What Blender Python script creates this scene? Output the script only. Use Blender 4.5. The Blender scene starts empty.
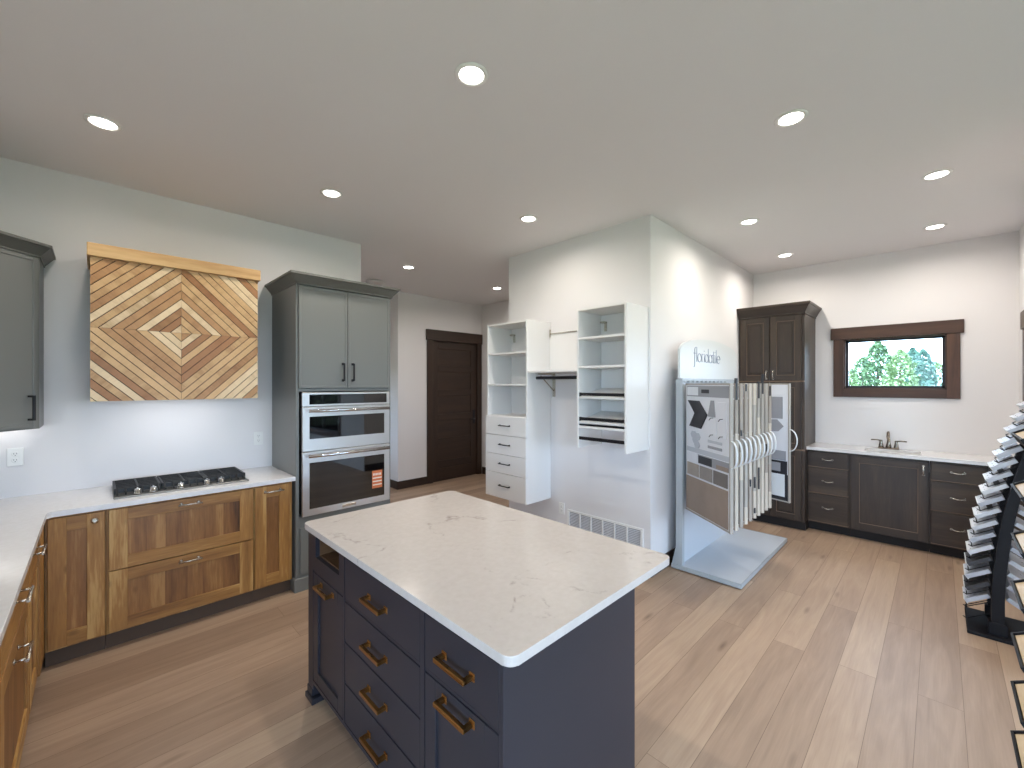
import bpy, bmesh, math, random
from mathutils import Vector, Matrix

random.seed(7)
S = bpy.context.scene
COL = S.collection
PI = math.pi
H_CEIL = 3.09

# ---------------------------------------------------------------- helpers
def lin(c):
    c /= 255.0
    return c / 12.92 if c <= 0.04045 else ((c + 0.055) / 1.055) ** 2.4

def rgb(r, g, b):
    return (lin(r), lin(g), lin(b), 1.0)

def wpos(o):
    """Translation and z-rotation of an object in the world (things only sit rotated about z)."""
    M = Matrix.Identity(4)
    chain = []
    while o is not None:
        chain.append(o)
        o = o.parent
    for c in reversed(chain):
        M = M @ (Matrix.Translation(c.location) @ Matrix.Rotation(c.rotation_euler[2], 4, 'Z'))
    return M

def tag(o, label=None, cat=None, group=None, kind=None):
    if label: o['label'] = label
    if cat: o['category'] = cat
    if group: o['group'] = group
    if kind: o['kind'] = kind
    return o

def thing(name, label, cat, loc=(0, 0, 0), rz=0.0, group=None):
    o = bpy.data.objects.new(name, None)
    o.empty_display_size = 0.05
    COL.objects.link(o)
    o.location = loc
    o.rotation_euler = (0, 0, rz)
    return tag(o, label, cat, group)

def obj(name, bm, mats, parent=None, world=False, smooth=False):
    """Link a bmesh as ONE mesh object; world=True when its coordinates are world coordinates."""
    if world and parent is not None:
        bm.transform(wpos(parent).inverted())
    bmesh.ops.recalc_face_normals(bm, faces=bm.faces)
    me = bpy.data.meshes.new(name)
    bm.to_mesh(me)
    bm.free()
    if not isinstance(mats, (list, tuple)):
        mats = [mats]
    for m in mats:
        me.materials.append(m)
    if smooth:
        for p in me.polygons:
            p.use_smooth = True
    o = bpy.data.objects.new(name, me)
    COL.objects.link(o)
    if parent is not None:
        o.parent = parent
    return o

def copy_tree(o, parent=None):
    c = o.copy()
    COL.objects.link(c)
    c.parent = parent
    for ch in list(o.children):
        copy_tree(ch, c)
    return c

def B():
    return bmesh.new()

def box(bm, x0, x1, y0, y1, z0, z1, bev=0.0, mi=0, seg=1):
    if x1 < x0: x0, x1 = x1, x0
    if y1 < y0: y0, y1 = y1, y0
    if z1 < z0: z0, z1 = z1, z0
    M = Matrix.Translation(((x0 + x1) / 2, (y0 + y1) / 2, (z0 + z1) / 2)) @ Matrix.Diagonal((x1 - x0, y1 - y0, z1 - z0, 1))
    r = bmesh.ops.create_cube(bm, size=1.0, matrix=M)
    vs = r['verts']
    fs = set(f for v in vs for f in v.link_faces)
    for f in fs: f.material_index = mi
    if bev > 0:
        es = list(set(e for v in vs for e in v.link_edges))
        rr = bmesh.ops.bevel(bm, geom=es, offset=bev, segments=seg, affect='EDGES', profile=0.5)
        for f in rr['faces']: f.material_index = mi
    return bm

def obox(bm, M, sx, sy, sz, bev=0.0, mi=0):
    """Box centred at the origin of matrix M."""
    t = B()
    box(t, -sx / 2, sx / 2, -sy / 2, sy / 2, -sz / 2, sz / 2, bev, mi)
    t.transform(M)
    merge(bm, t)
    return bm

def merge(bm, t):
    vm = {}
    for v in t.verts: vm[v] = bm.verts.new(v.co)
    for f in t.faces:
        try:
            nf = bm.faces.new([vm[v] for v in f.verts])
            nf.material_index = f.material_index
            nf.smooth = f.smooth
        except ValueError:
            pass
    t.free()

def prism(bm, pts, z0, z1, mi=0, bev=0.0):
    """Vertical prism over a polygon."""
    t = B()
    lo = [t.verts.new((p[0], p[1], z0)) for p in pts]
    hi = [t.verts.new((p[0], p[1], z1)) for p in pts]
    n = len(pts)
    top = t.faces.new(hi)
    t.faces.new(lo[::-1])
    for i in range(n):
        t.faces.new([lo[i], lo[(i + 1) % n], hi[(i + 1) % n], hi[i]])
    if bev > 0:
        es = [e for e in t.edges if abs(e.verts[0].co.z - e.verts[1].co.z) < 1e-6]
        bmesh.ops.bevel(t, geom=es, offset=bev, segments=2, affect='EDGES', profile=0.5)
    for f in t.faces: f.material_index = mi
    merge(bm, t)
    return bm

def xzprism(bm, pts, y0, y1, mi=0):
    """Prism over a polygon drawn in x,z; thickness along y."""
    lo = [bm.verts.new((p[0], y0, p[1])) for p in pts]
    hi = [bm.verts.new((p[0], y1, p[1])) for p in pts]
    n = len(pts)
    fs = [bm.faces.new(lo), bm.faces.new(hi[::-1])]
    for i in range(n):
        fs.append(bm.faces.new([lo[i], hi[i], hi[(i + 1) % n], lo[(i + 1) % n]]))
    for f in fs: f.material_index = mi
    return bm

def tube(bm, pts, r, seg=10, mi=0, cap=True, radii=None):
    pts = [Vector(p) for p in pts]
    rings = []
    prev = None
    for i, p in enumerate(pts):
        if i == 0: d = pts[1] - pts[0]
        elif i == len(pts) - 1: d = pts[-1] - pts[-2]
        else: d = (pts[i + 1] - pts[i]).normalized() + (pts[i] - pts[i - 1]).normalized()
        d.normalize()
        if prev is None:
            up = Vector((0, 0, 1)) if abs(d.z) < 0.9 else Vector((1, 0, 0))
            a = d.cross(up).normalized()
        else:
            a = (prev - d * prev.dot(d)).normalized()
        prev = a
        b = d.cross(a)
        rr = radii[i] if radii else r
        rings.append([bm.verts.new(p + (a * math.cos(2 * PI * k / seg) + b * math.sin(2 * PI * k / seg)) * rr) for k in range(seg)])
    for i in range(len(rings) - 1):
        for k in range(seg):
            f = bm.faces.new([rings[i][k], rings[i][(k + 1) % seg], rings[i + 1][(k + 1) % seg], rings[i + 1][k]])
            f.material_index = mi
            f.smooth = True
    if cap:
        f = bm.faces.new(rings[0][::-1]); f.material_index = mi
        f = bm.faces.new(rings[-1]); f.material_index = mi
    return bm

def lathe(bm, prof, c=(0, 0, 0), seg=24, mi=0, axis='Z'):
    """Turn a profile [(r, h), ...] about an axis through c."""
    rings = []
    for r, h in prof:
        ring = []
        for k in range(seg):
            a = 2 * PI * k / seg
            if axis == 'Z': p = (c[0] + r * math.cos(a), c[1] + r * math.sin(a), c[2] + h)
            elif axis == 'Y': p = (c[0] + r * math.cos(a), c[1] + h, c[2] + r * math.sin(a))
            else: p = (c[0] + h, c[1] + r * math.cos(a), c[2] + r * math.sin(a))
            ring.append(bm.verts.new(p))
        rings.append(ring)
    for i in range(len(rings) - 1):
        for k in range(seg):
            f = bm.faces.new([rings[i][k], rings[i][(k + 1) % seg], rings[i + 1][(k + 1) % seg], rings[i + 1][k]])
            f.material_index = mi
            f.smooth = True
    for ring, rev in ((rings[0], True), (rings[-1], False)):
        f = bm.faces.new(ring[::-1] if rev else ring)
        f.material_index = mi
    return bm

# ---------------------------------------------------------------- materials
def newmat(name):
    m = bpy.data.materials.new(name)
    m.use_nodes = True
    nt = m.node_tree
    return m, nt, nt.nodes['Principled BSDF']

def paint(name, c, rough=0.5, metal=0.0, bump=0.0, bscale=300.0, spec=0.5, var=0.0):
    m, nt, b = newmat(name)
    b.inputs['Base Color'].default_value = c
    b.inputs['Roughness'].default_value = rough
    b.inputs['Metallic'].default_value = metal
    b.inputs['Specular IOR Level'].default_value = spec
    N = nt.nodes; L = nt.links
    tc = N.new('ShaderNodeTexCoord')
    n = N.new('ShaderNodeTexNoise')
    n.inputs['Scale'].default_value = bscale
    n.inputs['Detail'].default_value = 3
    L.new(tc.outputs['Object'], n.inputs['Vector'])
    if bump > 0:
        bp = N.new('ShaderNodeBump')
        bp.inputs['Strength'].default_value = bump
        bp.inputs['Distance'].default_value = 0.002
        L.new(n.outputs['Fac'], bp.inputs['Height'])
        L.new(bp.outputs['Normal'], b.inputs['Normal'])
    if var > 0:
        mx = N.new('ShaderNodeMix'); mx.data_type = 'RGBA'
        mx.inputs['A'].default_value = c
        mx.inputs['B'].default_value = (c[0] * (1 - var), c[1] * (1 - var), c[2] * (1 - var), 1)
        L.new(n.outputs['Fac'], mx.inputs['Factor'])
        L.new(mx.outputs['Result'], b.inputs['Base Color'])
    return m

def wood(name, cols, axis='Z', rough=0.45, grain=26.0, island=0.25, knots=True, stretch=0.09, bump=0.08, turn=0.0):
    """Grain runs along the given axis; the tone changes from board to board (per mesh island)."""
    m, nt, b = newmat(name)
    N = nt.nodes; L = nt.links
    tc = N.new('ShaderNodeTexCoord')
    geo = N.new('ShaderNodeNewGeometry')
    oi = N.new('ShaderNodeObjectInfo')
    off = N.new('ShaderNodeVectorMath'); off.operation = 'ADD'
    mul = N.new('ShaderNodeMath'); mul.operation = 'MULTIPLY_ADD'
    mul.inputs[1].default_value = 17.0
    L.new(geo.outputs['Random Per Island'], mul.inputs[0])
    sc2 = N.new('ShaderNodeMath'); sc2.operation = 'MULTIPLY'; sc2.inputs[1].default_value = 9.0
    L.new(oi.outputs['Random'], sc2.inputs[0])
    L.new(sc2.outputs[0], mul.inputs[2])
    L.new(tc.outputs['Object'], off.inputs[0])
    L.new(mul.outputs[0], off.inputs[1])
    mp = N.new('ShaderNodeMapping')
    s = [1.0, 1.0, 1.0]
    if axis == 'Z': s[2] = stretch
    elif axis == 'X': s[0] = stretch
    elif axis == 'Y': s[1] = stretch
    else: s = list(axis)
    mp.inputs['Scale'].default_value = s
    src = off.outputs[0]
    if turn:
        vr = N.new('ShaderNodeVectorRotate'); vr.rotation_type = 'Y_AXIS'
        vr.inputs['Angle'].default_value = turn
        L.new(src, vr.inputs['Vector'])
        src = vr.outputs['Vector']
    L.new(src, mp.inputs['Vector'])
    n1 = N.new('ShaderNodeTexNoise')
    n1.inputs['Scale'].default_value = grain * 0.35
    n1.inputs['Detail'].default_value = 4
    n1.inputs['Distortion'].default_value = 0.6
    L.new(mp.outputs['Vector'], n1.inputs['Vector'])
    n2 = N.new('ShaderNodeTexNoise')
    n2.inputs['Scale'].default_value = grain * 4
    n2.inputs['Detail'].default_value = 3
    L.new(mp.outputs['Vector'], n2.inputs['Vector'])
    add = N.new('ShaderNodeMath'); add.operation = 'MULTIPLY_ADD'; add.inputs[1].default_value = 0.35
    L.new(n2.outputs['Fac'], add.inputs[0])
    L.new(n1.outputs['Fac'], add.inputs[2])
    isl = N.new('ShaderNodeMath'); isl.operation = 'MULTIPLY_ADD'
    isl.inputs[1].default_value = island
    L.new(geo.outputs['Random Per Island'], isl.inputs[0])
    L.new(add.outputs[0], isl.inputs[2])
    ramp = N.new('ShaderNodeValToRGB')
    el = ramp.color_ramp.elements
    lo, hi = 0.42, 0.98 + island * 0.6
    el[0].position = lo; el[0].color = cols[0]
    el[1].position = hi; el[1].color = cols[-1]
    for i, c in enumerate(cols[1:-1]):
        e = el.new(lo + (hi - lo) * (i + 1) / (len(cols) - 1)); e.color = c
    L.new(isl.outputs[0], ramp.inputs['Fac'])
    out = ramp.outputs['Color']
    if knots:
        mp2 = N.new('ShaderNodeMapping')
        s2 = [3.2 if q == 1.0 else 1.9 for q in s]
        mp2.inputs['Scale'].default_value = s2
        L.new(off.outputs[0], mp2.inputs['Vector'])
        vo = N.new('ShaderNodeTexVoronoi')
        vo.inputs['Scale'].default_value = 1.6
        L.new(mp2.outputs['Vector'], vo.inputs['Vector'])
        kr = N.new('ShaderNodeValToRGB')
        kr.color_ramp.elements[0].position = 0.03; kr.color_ramp.elements[0].color = (1, 1, 1, 1)
        kr.color_ramp.elements[1].position = 0.13; kr.color_ramp.elements[1].color = (0, 0, 0, 1)
        L.new(vo.outputs['Distance'], kr.inputs['Fac'])
        mx = N.new('ShaderNodeMix'); mx.data_type = 'RGBA'
        km = N.new('ShaderNodeMath'); km.operation = 'MULTIPLY'; km.inputs[1].default_value = 0.75
        L.new(kr.outputs['Color'], km.inputs[0])
        L.new(km.outputs[0], mx.inputs['Factor'])
        L.new(out, mx.inputs['A'])
        c = cols[0]
        mx.inputs['B'].default_value = (c[0] * 0.35, c[1] * 0.33, c[2] * 0.33, 1)
        out = mx.outputs['Result']
    L.new(out, b.inputs['Base Color'])
    b.inputs['Roughness'].default_value = rough
    bp = N.new('ShaderNodeBump')
    bp.inputs['Strength'].default_value = bump
    bp.inputs['Distance'].default_value = 0.002
    L.new(n2.outputs['Fac'], bp.inputs['Height'])
    L.new(bp.outputs['Normal'], b.inputs['Normal'])
    return m

def floor_mat():
    m, nt, b = newmat('oak_plank_floor')
    N = nt.nodes; L = nt.links
    geo = N.new('ShaderNodeNewGeometry')
    mp = N.new('ShaderNodeMapping')
    mp.inputs['Location'].default_value = (0.4, 0.088, 0)
    L.new(geo.outputs['Position'], mp.inputs['Vector'])
    br = N.new('ShaderNodeTexBrick')
    br.offset = 0.37; br.offset_frequency = 2
    br.squash = 1.0; br.squash_frequency = 2
    br.inputs['Scale'].default_value = 1.0
    br.inputs['Brick Width'].default_value = 2.15
    br.inputs['Row Height'].default_value = 0.1675
    br.inputs['Mortar Size'].default_value = 0.0011
    br.inputs['Mortar Smooth'].default_value = 0.2
    br.inputs['Color1'].default_value = (0, 0, 0, 1)
    br.inputs['Color2'].default_value = (1, 1, 1, 1)
    br.inputs['Mortar'].default_value = (0.5, 0.5, 0.5, 1)
    L.new(mp.outputs['Vector'], br.inputs['Vector'])
    # shift the grain from plank to plank
    sh = N.new('ShaderNodeVectorMath'); sh.operation = 'MULTIPLY_ADD'
    sh.inputs[1].default_value = (13.0, 7.0, 5.0)
    L.new(br.outputs['Color'], sh.inputs[0])
    L.new(geo.outputs['Position'], sh.inputs[2])
    mp2 = N.new('ShaderNodeMapping')
    mp2.inputs['Scale'].default_value = (0.9, 9.0, 1.0)
    L.new(sh.outputs[0], mp2.inputs['Vector'])
    n1 = N.new('ShaderNodeTexNoise')
    n1.inputs['Scale'].default_value = 1.6; n1.inputs['Detail'].default_value = 5; n1.inputs['Distortion'].default_value = 1.4
    L.new(mp2.outputs['Vector'], n1.inputs['Vector'])
    mp3 = N.new('ShaderNodeMapping')
    mp3.inputs['Scale'].default_value = (3.0, 90.0, 1.0)
    L.new(sh.outputs[0], mp3.inputs['Vector'])
    n2 = N.new('ShaderNodeTexNoise')
    n2.inputs['Scale'].default_value = 1.5; n2.inputs['Detail'].default_value = 6; n2.inputs['Roughness'].default_value = 0.65
    L.new(mp3.outputs['Vector'], n2.inputs['Vector'])
    ramp = N.new('ShaderNodeValToRGB')
    el = ramp.color_ramp.elements
    el[0].position = 0.0; el[0].color = rgb(140, 116, 98)
    el[1].position = 1.0; el[1].color = rgb(200, 174, 148)
    e = el.new(0.5); e.color = rgb(173, 146, 124)
    f1 = N.new('ShaderNodeMath'); f1.operation = 'MULTIPLY_ADD'; f1.inputs[1].default_value = 0.42; f1.inputs[2].default_value = -0.22
    L.new(br.outputs['Color'], f1.inputs[0])
    f2 = N.new('ShaderNodeMath'); f2.operation = 'MULTIPLY_ADD'; f2.inputs[1].default_value = 0.70
    L.new(n1.outputs['Fac'], f2.inputs[0]); L.new(f1.outputs[0], f2.inputs[2])
    f3 = N.new('ShaderNodeMath'); f3.operation = 'MULTIPLY_ADD'; f3.inputs[1].default_value = 0.36
    L.new(n2.outputs['Fac'], f3.inputs[0]); L.new(f2.outputs[0], f3.inputs[2])
    L.new(f3.outputs[0], ramp.inputs['Fac'])
    # sparse dark knots and cracks
    mp4 = N.new('ShaderNodeMapping')
    mp4.inputs['Scale'].default_value = (1.5, 6.5, 1.0)
    L.new(sh.outputs[0], mp4.inputs['Vector'])
    vo = N.new('ShaderNodeTexVoronoi'); vo.inputs['Scale'].default_value = 0.9
    L.new(mp4.outputs['Vector'], vo.inputs['Vector'])
    kr = N.new('ShaderNodeValToRGB')
    kr.color_ramp.elements[0].position = 0.01; kr.color_ramp.elements[0].color = (1, 1, 1, 1)
    kr.color_ramp.elements[1].position = 0.12; kr.color_ramp.elements[1].color = (0, 0, 0, 1)
    L.new(vo.outputs['Distance'], kr.inputs['Fac'])
    km = N.new('ShaderNodeMath'); km.operation = 'MULTIPLY'; km.inputs[1].default_value = 0.6
    L.new(kr.outputs['Color'], km.inputs[0])
    mx = N.new('ShaderNodeMix'); mx.data_type = 'RGBA'
    mx.inputs['B'].default_value = rgb(96, 74, 60)
    L.new(km.outputs[0], mx.inputs['Factor']); L.new(ramp.outputs['Color'], mx.inputs['A'])
    mx2 = N.new('ShaderNodeMix'); mx2.data_type = 'RGBA'
    mx2.inputs['B'].default_value = rgb(112, 88, 70)
    L.new(br.outputs['Fac'], mx2.inputs['Factor']); L.new(mx.outputs['Result'], mx2.inputs['A'])
    L.new(mx2.outputs['Result'], b.inputs['Base Color'])
    b.inputs['Roughness'].default_value = 0.42
    bp = N.new('ShaderNodeBump'); bp.inputs['Strength'].default_value = 0.06; bp.inputs['Distance'].default_value = 0.002
    L.new(n2.outputs['Fac'], bp.inputs['Height']); L.new(bp.outputs['Normal'], b.inputs['Normal'])
    return m

def quartz_mat(name, base, vein, amount=1.0, rough=0.16):
    m, nt, b = newmat(name)
    N = nt.nodes; L = nt.links
    geo = N.new('ShaderNodeNewGeometry')
    n0 = N.new('ShaderNodeTexNoise'); n0.inputs['Scale'].default_value = 2.6; n0.inputs['Detail'].default_value = 4
    L.new(geo.outputs['Position'], n0.inputs['Vector'])
    d = N.new('ShaderNodeVectorMath'); d.operation = 'MULTIPLY_ADD'; d.inputs[1].default_value = (0.7, 0.7, 0.7)
    L.new(n0.outputs['Color'], d.inputs[0]); L.new(geo.outputs['Position'], d.inputs[2])
    vo = N.new('ShaderNodeTexVoronoi'); vo.feature = 'DISTANCE_TO_EDGE'; vo.inputs['Scale'].default_value = 1.5
    L.new(d.outputs[0], vo.inputs['Vector'])
    r = N.new('ShaderNodeValToRGB')
    r.color_ramp.elements[0].position = 0.0; r.color_ramp.elements[0].color = (1, 1, 1, 1)
    r.color_ramp.elements[1].position = 0.022; r.color_ramp.elements[1].color = (0, 0, 0, 1)
    L.new(vo.outputs['Distance'], r.inputs['Fac'])
    n1 = N.new('ShaderNodeTexNoise'); n1.inputs['Scale'].default_value = 7.0; n1.inputs['Detail'].default_value = 12; n1.inputs['Roughness'].default_value = 0.75
    L.new(geo.outputs['Position'], n1.inputs['Vector'])
    r1 = N.new('ShaderNodeValToRGB')
    r1.color_ramp.elements[0].position = 0.50; r1.color_ramp.elements[0].color = (0, 0, 0, 1)
    r1.color_ramp.elements[1].position = 0.64; r1.color_ramp.elements[1].color = (1, 1, 1, 1)
    L.new(n1.outputs['Fac'], r1.inputs['Fac'])
    k = N.new('ShaderNodeMath'); k.operation = 'MULTIPLY'
    L.new(r.outputs['Color'], k.inputs[0]); L.new(r1.outputs['Color'], k.inputs[1])
    k2 = N.new('ShaderNodeMath'); k2.operation = 'MULTIPLY'; k2.inputs[1].default_value = 0.55 * amount
    L.new(k.outputs[0], k2.inputs[0])
    n2 = N.new('ShaderNodeTexNoise'); n2.inputs['Scale'].default_value = 42; n2.inputs['Detail'].default_value = 4
    L.new(geo.outputs['Position'], n2.inputs['Vector'])
    mxa = N.new('ShaderNodeMix'); mxa.data_type = 'RGBA'
    mxa.inputs['A'].default_value = base
    mxa.inputs['B'].default_value = (base[0] * 0.86, base[1] * 0.84, base[2] * 0.82, 1)
    L.new(n2.outputs['Fac'], mxa.inputs['Factor'])
    mx = N.new('ShaderNodeMix'); mx.data_type = 'RGBA'
    mx.inputs['B'].default_value = vein
    L.new(k2.outputs[0], mx.inputs['Factor']); L.new(mxa.outputs['Result'], mx.inputs['A'])
    L.new(mx.outputs['Result'], b.inputs['Base Color'])
    b.inputs['Roughness'].default_value = rough
    return m

def brushed(name, c, rough=0.3):
    m, nt, b = newmat(name)
    N = nt.nodes; L = nt.links
    b.inputs['Base Color'].default_value = c
    b.inputs['Metallic'].default_value = 1.0
    tc = N.new('ShaderNodeTexCoord')
    mp = N.new('ShaderNodeMapping'); mp.inputs['Scale'].default_value = (2, 2, 300)
    L.new(tc.outputs['Object'], mp.inputs['Vector'])
    n = N.new('ShaderNodeTexNoise'); n.inputs['Scale'].default_value = 2.0; n.inputs['Detail'].default_value = 2
    L.new(mp.outputs['Vector'], n.inputs['Vector'])
    r = N.new('ShaderNodeMapRange')
    r.inputs['To Min'].default_value = rough * 0.8; r.inputs['To Max'].default_value = rough * 1.25
    L.new(n.outputs['Fac'], r.inputs['Value']); L.new(r.outputs['Result'], b.inputs['Roughness'])
    return m

def glass_pane(name):
    m, nt, b = newmat(name)
    N = nt.nodes; L = nt.links
    N.remove(b)
    out = N['Material Output']
    tr = N.new('ShaderNodeBsdfTransparent'); tr.inputs['Color'].default_value = (0.93, 0.96, 0.95, 1)
    gl = N.new('ShaderNodeBsdfGlossy'); gl.inputs['Roughness'].default_value = 0.02
    fr = N.new('ShaderNodeFresnel'); fr.inputs['IOR'].default_value = 1.2
    mx = N.new('ShaderNodeMixShader')
    L.new(fr.outputs[0], mx.inputs[0]); L.new(tr.outputs[0], mx.inputs[1]); L.new(gl.outputs[0], mx.inputs[2])
    L.new(mx.outputs[0], out.inputs['Surface'])
    return m

def emitter(name, c, s):
    m, nt, b = newmat(name)
    b.inputs['Base Color'].default_value = c
    b.inputs['Emission Color'].default_value = c
    b.inputs['Emission Strength'].default_value = s
    return m

def leaf_mat(name, c0, c1):
    m, nt, b = newmat(name)
    N = nt.nodes; L = nt.links
    geo = N.new('ShaderNodeNewGeometry')
    mx = N.new('ShaderNodeMix'); mx.data_type = 'RGBA'
    mx.inputs['A'].default_value = c0; mx.inputs['B'].default_value = c1
    L.new(geo.outputs['Random Per Island'], mx.inputs['Factor'])
    L.new(mx.outputs['Result'], b.inputs['Base Color'])
    b.inputs['Roughness'].default_value = 0.7
    return m

M = {}
M['wall'] = paint('wall_paint', rgb(228, 225, 225), 0.85, bump=0.12, bscale=90)
M['ceiling'] = paint('ceiling_paint', rgb(226, 223, 223), 0.9, bump=0.15, bscale=60)
M['floor'] = floor_mat()
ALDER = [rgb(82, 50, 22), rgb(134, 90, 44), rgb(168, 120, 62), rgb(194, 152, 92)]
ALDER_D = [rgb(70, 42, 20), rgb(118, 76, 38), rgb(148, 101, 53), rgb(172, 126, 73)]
M['alder_v'] = wood('knotty_alder_upright', ALDER, 'Z', island=0.25)
M['alder_h'] = wood('knotty_alder_lengthwise', ALDER, 'X', island=0.25)
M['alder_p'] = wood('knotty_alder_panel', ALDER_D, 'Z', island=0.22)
SLATS = []
for nm, c in (('cream', (226, 198, 158)), ('straw', (206, 166, 118)), ('honey', (184, 138, 92)), ('russet', (164, 114, 72))):
    r_, g_, b_ = c
    for tn in (PI / 4, -PI / 4):
        SLATS.append(wood('chevron_slat_' + nm, [rgb(r_ * 0.80, g_ * 0.73, b_ * 0.64), rgb(r_, g_, b_), rgb(min(r_ * 1.05, 250), g_ * 1.06, b_ * 1.08)], 'X', island=0.25, grain=24, knots=False, turn=tn, stretch=0.14))
M['mantel'] = wood('mantel_wood', [rgb(140, 100, 60), rgb(192, 150, 100), rgb(216, 180, 130)], 'X', island=0.2, grain=18)
M['backing'] = paint('chevron_backing', rgb(48, 30, 18), 0.8)
DARK = [rgb(42, 33, 27), rgb(59, 47, 38), rgb(78, 64, 50)]
M['dark_v'] = wood('dark_stain_upright', DARK, 'Z', island=0.12, knots=False, rough=0.4)
M['dark_h'] = wood('dark_stain_lengthwise', DARK, 'X', island=0.12, knots=False, rough=0.4)
M['dark_edge'] = paint('worn_dark_stain_edge', rgb(124, 102, 82), 0.5)
M['casing'] = wood('walnut_casing', [rgb(52, 33, 24), rgb(72, 47, 34), rgb(90, 61, 44)], 'Y', island=0.1, knots=False)
M['casing_v'] = wood('walnut_casing_upright', [rgb(52, 33, 24), rgb(72, 47, 34), rgb(90, 61, 44)], 'Z', island=0.1, knots=False)
M['door'] = wood('dark_door_stain', [rgb(40, 28, 22), rgb(52, 37, 28), rgb(64, 46, 35)], 'X', island=0.1, knots=False, rough=0.5)
M['door_v'] = wood('dark_door_stain_upright', [rgb(40, 28, 22), rgb(52, 37, 28), rgb(64, 46, 35)], 'Z', island=0.1, knots=False, rough=0.5)
M['navy'] = paint('navy_cabinet_paint', rgb(43, 43, 51), 0.4, bump=0.03)
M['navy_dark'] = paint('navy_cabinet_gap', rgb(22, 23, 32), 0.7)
M['niche'] = wood('niche_wood', [rgb(70, 48, 32), rgb(92, 64, 42), rgb(110, 80, 52)], 'Y', knots=False)
M['sage'] = paint('grey_green_cabinet_paint', rgb(120, 121, 118), 0.42, bump=0.03)
M['sage_crown'] = paint('grey_green_crown_paint', rgb(98, 98, 94), 0.45)
M['gap'] = paint('cabinet_shadow_gap', rgb(30, 28, 28), 0.9)
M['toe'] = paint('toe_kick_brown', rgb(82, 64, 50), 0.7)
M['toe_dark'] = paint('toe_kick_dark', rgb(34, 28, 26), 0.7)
M['quartz'] = quartz_mat('white_quartz_speckled', rgb(212, 204, 199), rgb(120, 100, 92), 1.15)
M['quartz2'] = quartz_mat('white_quartz_plain', rgb(232, 230, 230), rgb(190, 186, 184), 0.5)
M['brass'] = brushed('brushed_brass', rgb(176, 132, 78), 0.28)
M['nickel'] = brushed('satin_nickel', rgb(196, 188, 176), 0.26)
M['steel'] = brushed('brushed_stainless', rgb(214, 213, 212), 0.36)
M['pan'] = brushed('cooktop_pan_steel', rgb(128, 126, 122), 0.4)
M['chrome'] = paint('polished_steel', rgb(205, 203, 200), 0.12, metal=1.0)
M['black_metal'] = paint('matte_black_metal', rgb(28, 28, 32), 0.4, metal=0.3)
M['iron'] = paint('black_cast_iron', rgb(30, 31, 33), 0.55, bump=0.1)
M['oven_glass'] = paint('black_oven_glass', rgb(8, 8, 10), 0.03, spec=1.0)
M['display'] = paint('black_display_glass', rgb(10, 10, 12), 0.04, spec=1.0)
for k in ('oven_glass', 'display'):
    q = M[k].node_tree.nodes['Principled BSDF']
    q.inputs['IOR'].default_value = 1.5
M['melamine'] = paint('white_melamine', rgb(232, 230, 228), 0.4)
M['white'] = paint('white_plastic', rgb(236, 235, 232), 0.4)
M['socket'] = paint('socket_slots', rgb(70, 70, 70), 0.6)
M['louver'] = paint('grille_louver', rgb(206, 206, 210), 0.5)
M['vent_in'] = paint('grille_recess', rgb(150, 150, 154), 0.7)
M['rack_grey'] = paint('grey_enamel_metal', rgb(176, 182, 186), 0.4, metal=0.1)
M['rack_base'] = paint('pale_grey_enamel', rgb(204, 208, 214), 0.4)
M['rack_white'] = paint('white_enamel_metal', rgb(218, 220, 220), 0.35)
M['letter'] = paint('grey_blue_lettering', rgb(150, 158, 176), 0.5)
M['post_black'] = paint('black_enamel_post', rgb(15, 15, 21), 0.55, spec=0.3)
M['lens'] = emitter('downlight_lens', (1.0, 0.95, 0.88, 1), 14.0)
M['led'] = emitter('led_strip_lens', (1.0, 0.98, 0.95, 1), 6.0)
M['fixture'] = paint('ceiling_fixture_white', rgb(205, 200, 202), 0.5)
M['sticker'] = paint('orange_label', rgb(214, 118, 70), 0.6)
M['sticker_w'] = paint('white_label_lines', rgb(240, 228, 214), 0.6)
M['glass'] = glass_pane('window_glass')
M['sash'] = paint('black_window_sash', rgb(30, 28, 32), 0.45)
M['faucet'] = paint('bronze_nickel', rgb(150, 138, 126), 0.25, metal=1.0)
M['porcelain'] = paint('white_porcelain', rgb(238, 238, 236), 0.2)
M['oak_chip'] = wood('light_oak_sample', [rgb(190, 158, 118), rgb(214, 186, 148), rgb(228, 206, 172)], 'X', knots=False)

# ---------------------------------------------------------------- the setting
def struct(name, bm, mats, label, cat, parent=None):
    o = obj(name, bm, mats, parent)
    if parent is None:
        tag(o, label, cat, kind='structure')
    return o

def wall_x(name, y0, y1, x0, x1, label, holes=()):
    """Wall running along x between y0 and y1 thick; holes = (x0, x1, z0, z1)."""
    bm = B()
    x = x0
    for hx0, hx1, hz0, hz1 in sorted(holes):
        box(bm, x, hx0, y0, y1, 0, H_CEIL)
        if hz0 > 0: box(bm, hx0, hx1, y0, y1, 0, hz0)
        box(bm, hx0, hx1, y0, y1, hz1, H_CEIL)
        x = hx1
    box(bm, x, x1, y0, y1, 0, H_CEIL)
    return struct(name, bm, M['wall'], label, 'wall')

def wall_y(name, x0, x1, y0, y1, label, holes=()):
    bm = B()
    y = y0
    for hy0, hy1, hz0, hz1 in sorted(holes):
        box(bm, x0, x1, y, hy0, 0, H_CEIL)
        if hz0 > 0: box(bm, x0, x1, hy0, hy1, 0, hz0)
        box(bm, x0, x1, hy0, hy1, hz1, H_CEIL)
        y = hy1
    box(bm, x0, x1, y, y1, 0, H_CEIL)
    return struct(name, bm, M['wall'], label, 'wall')

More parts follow.
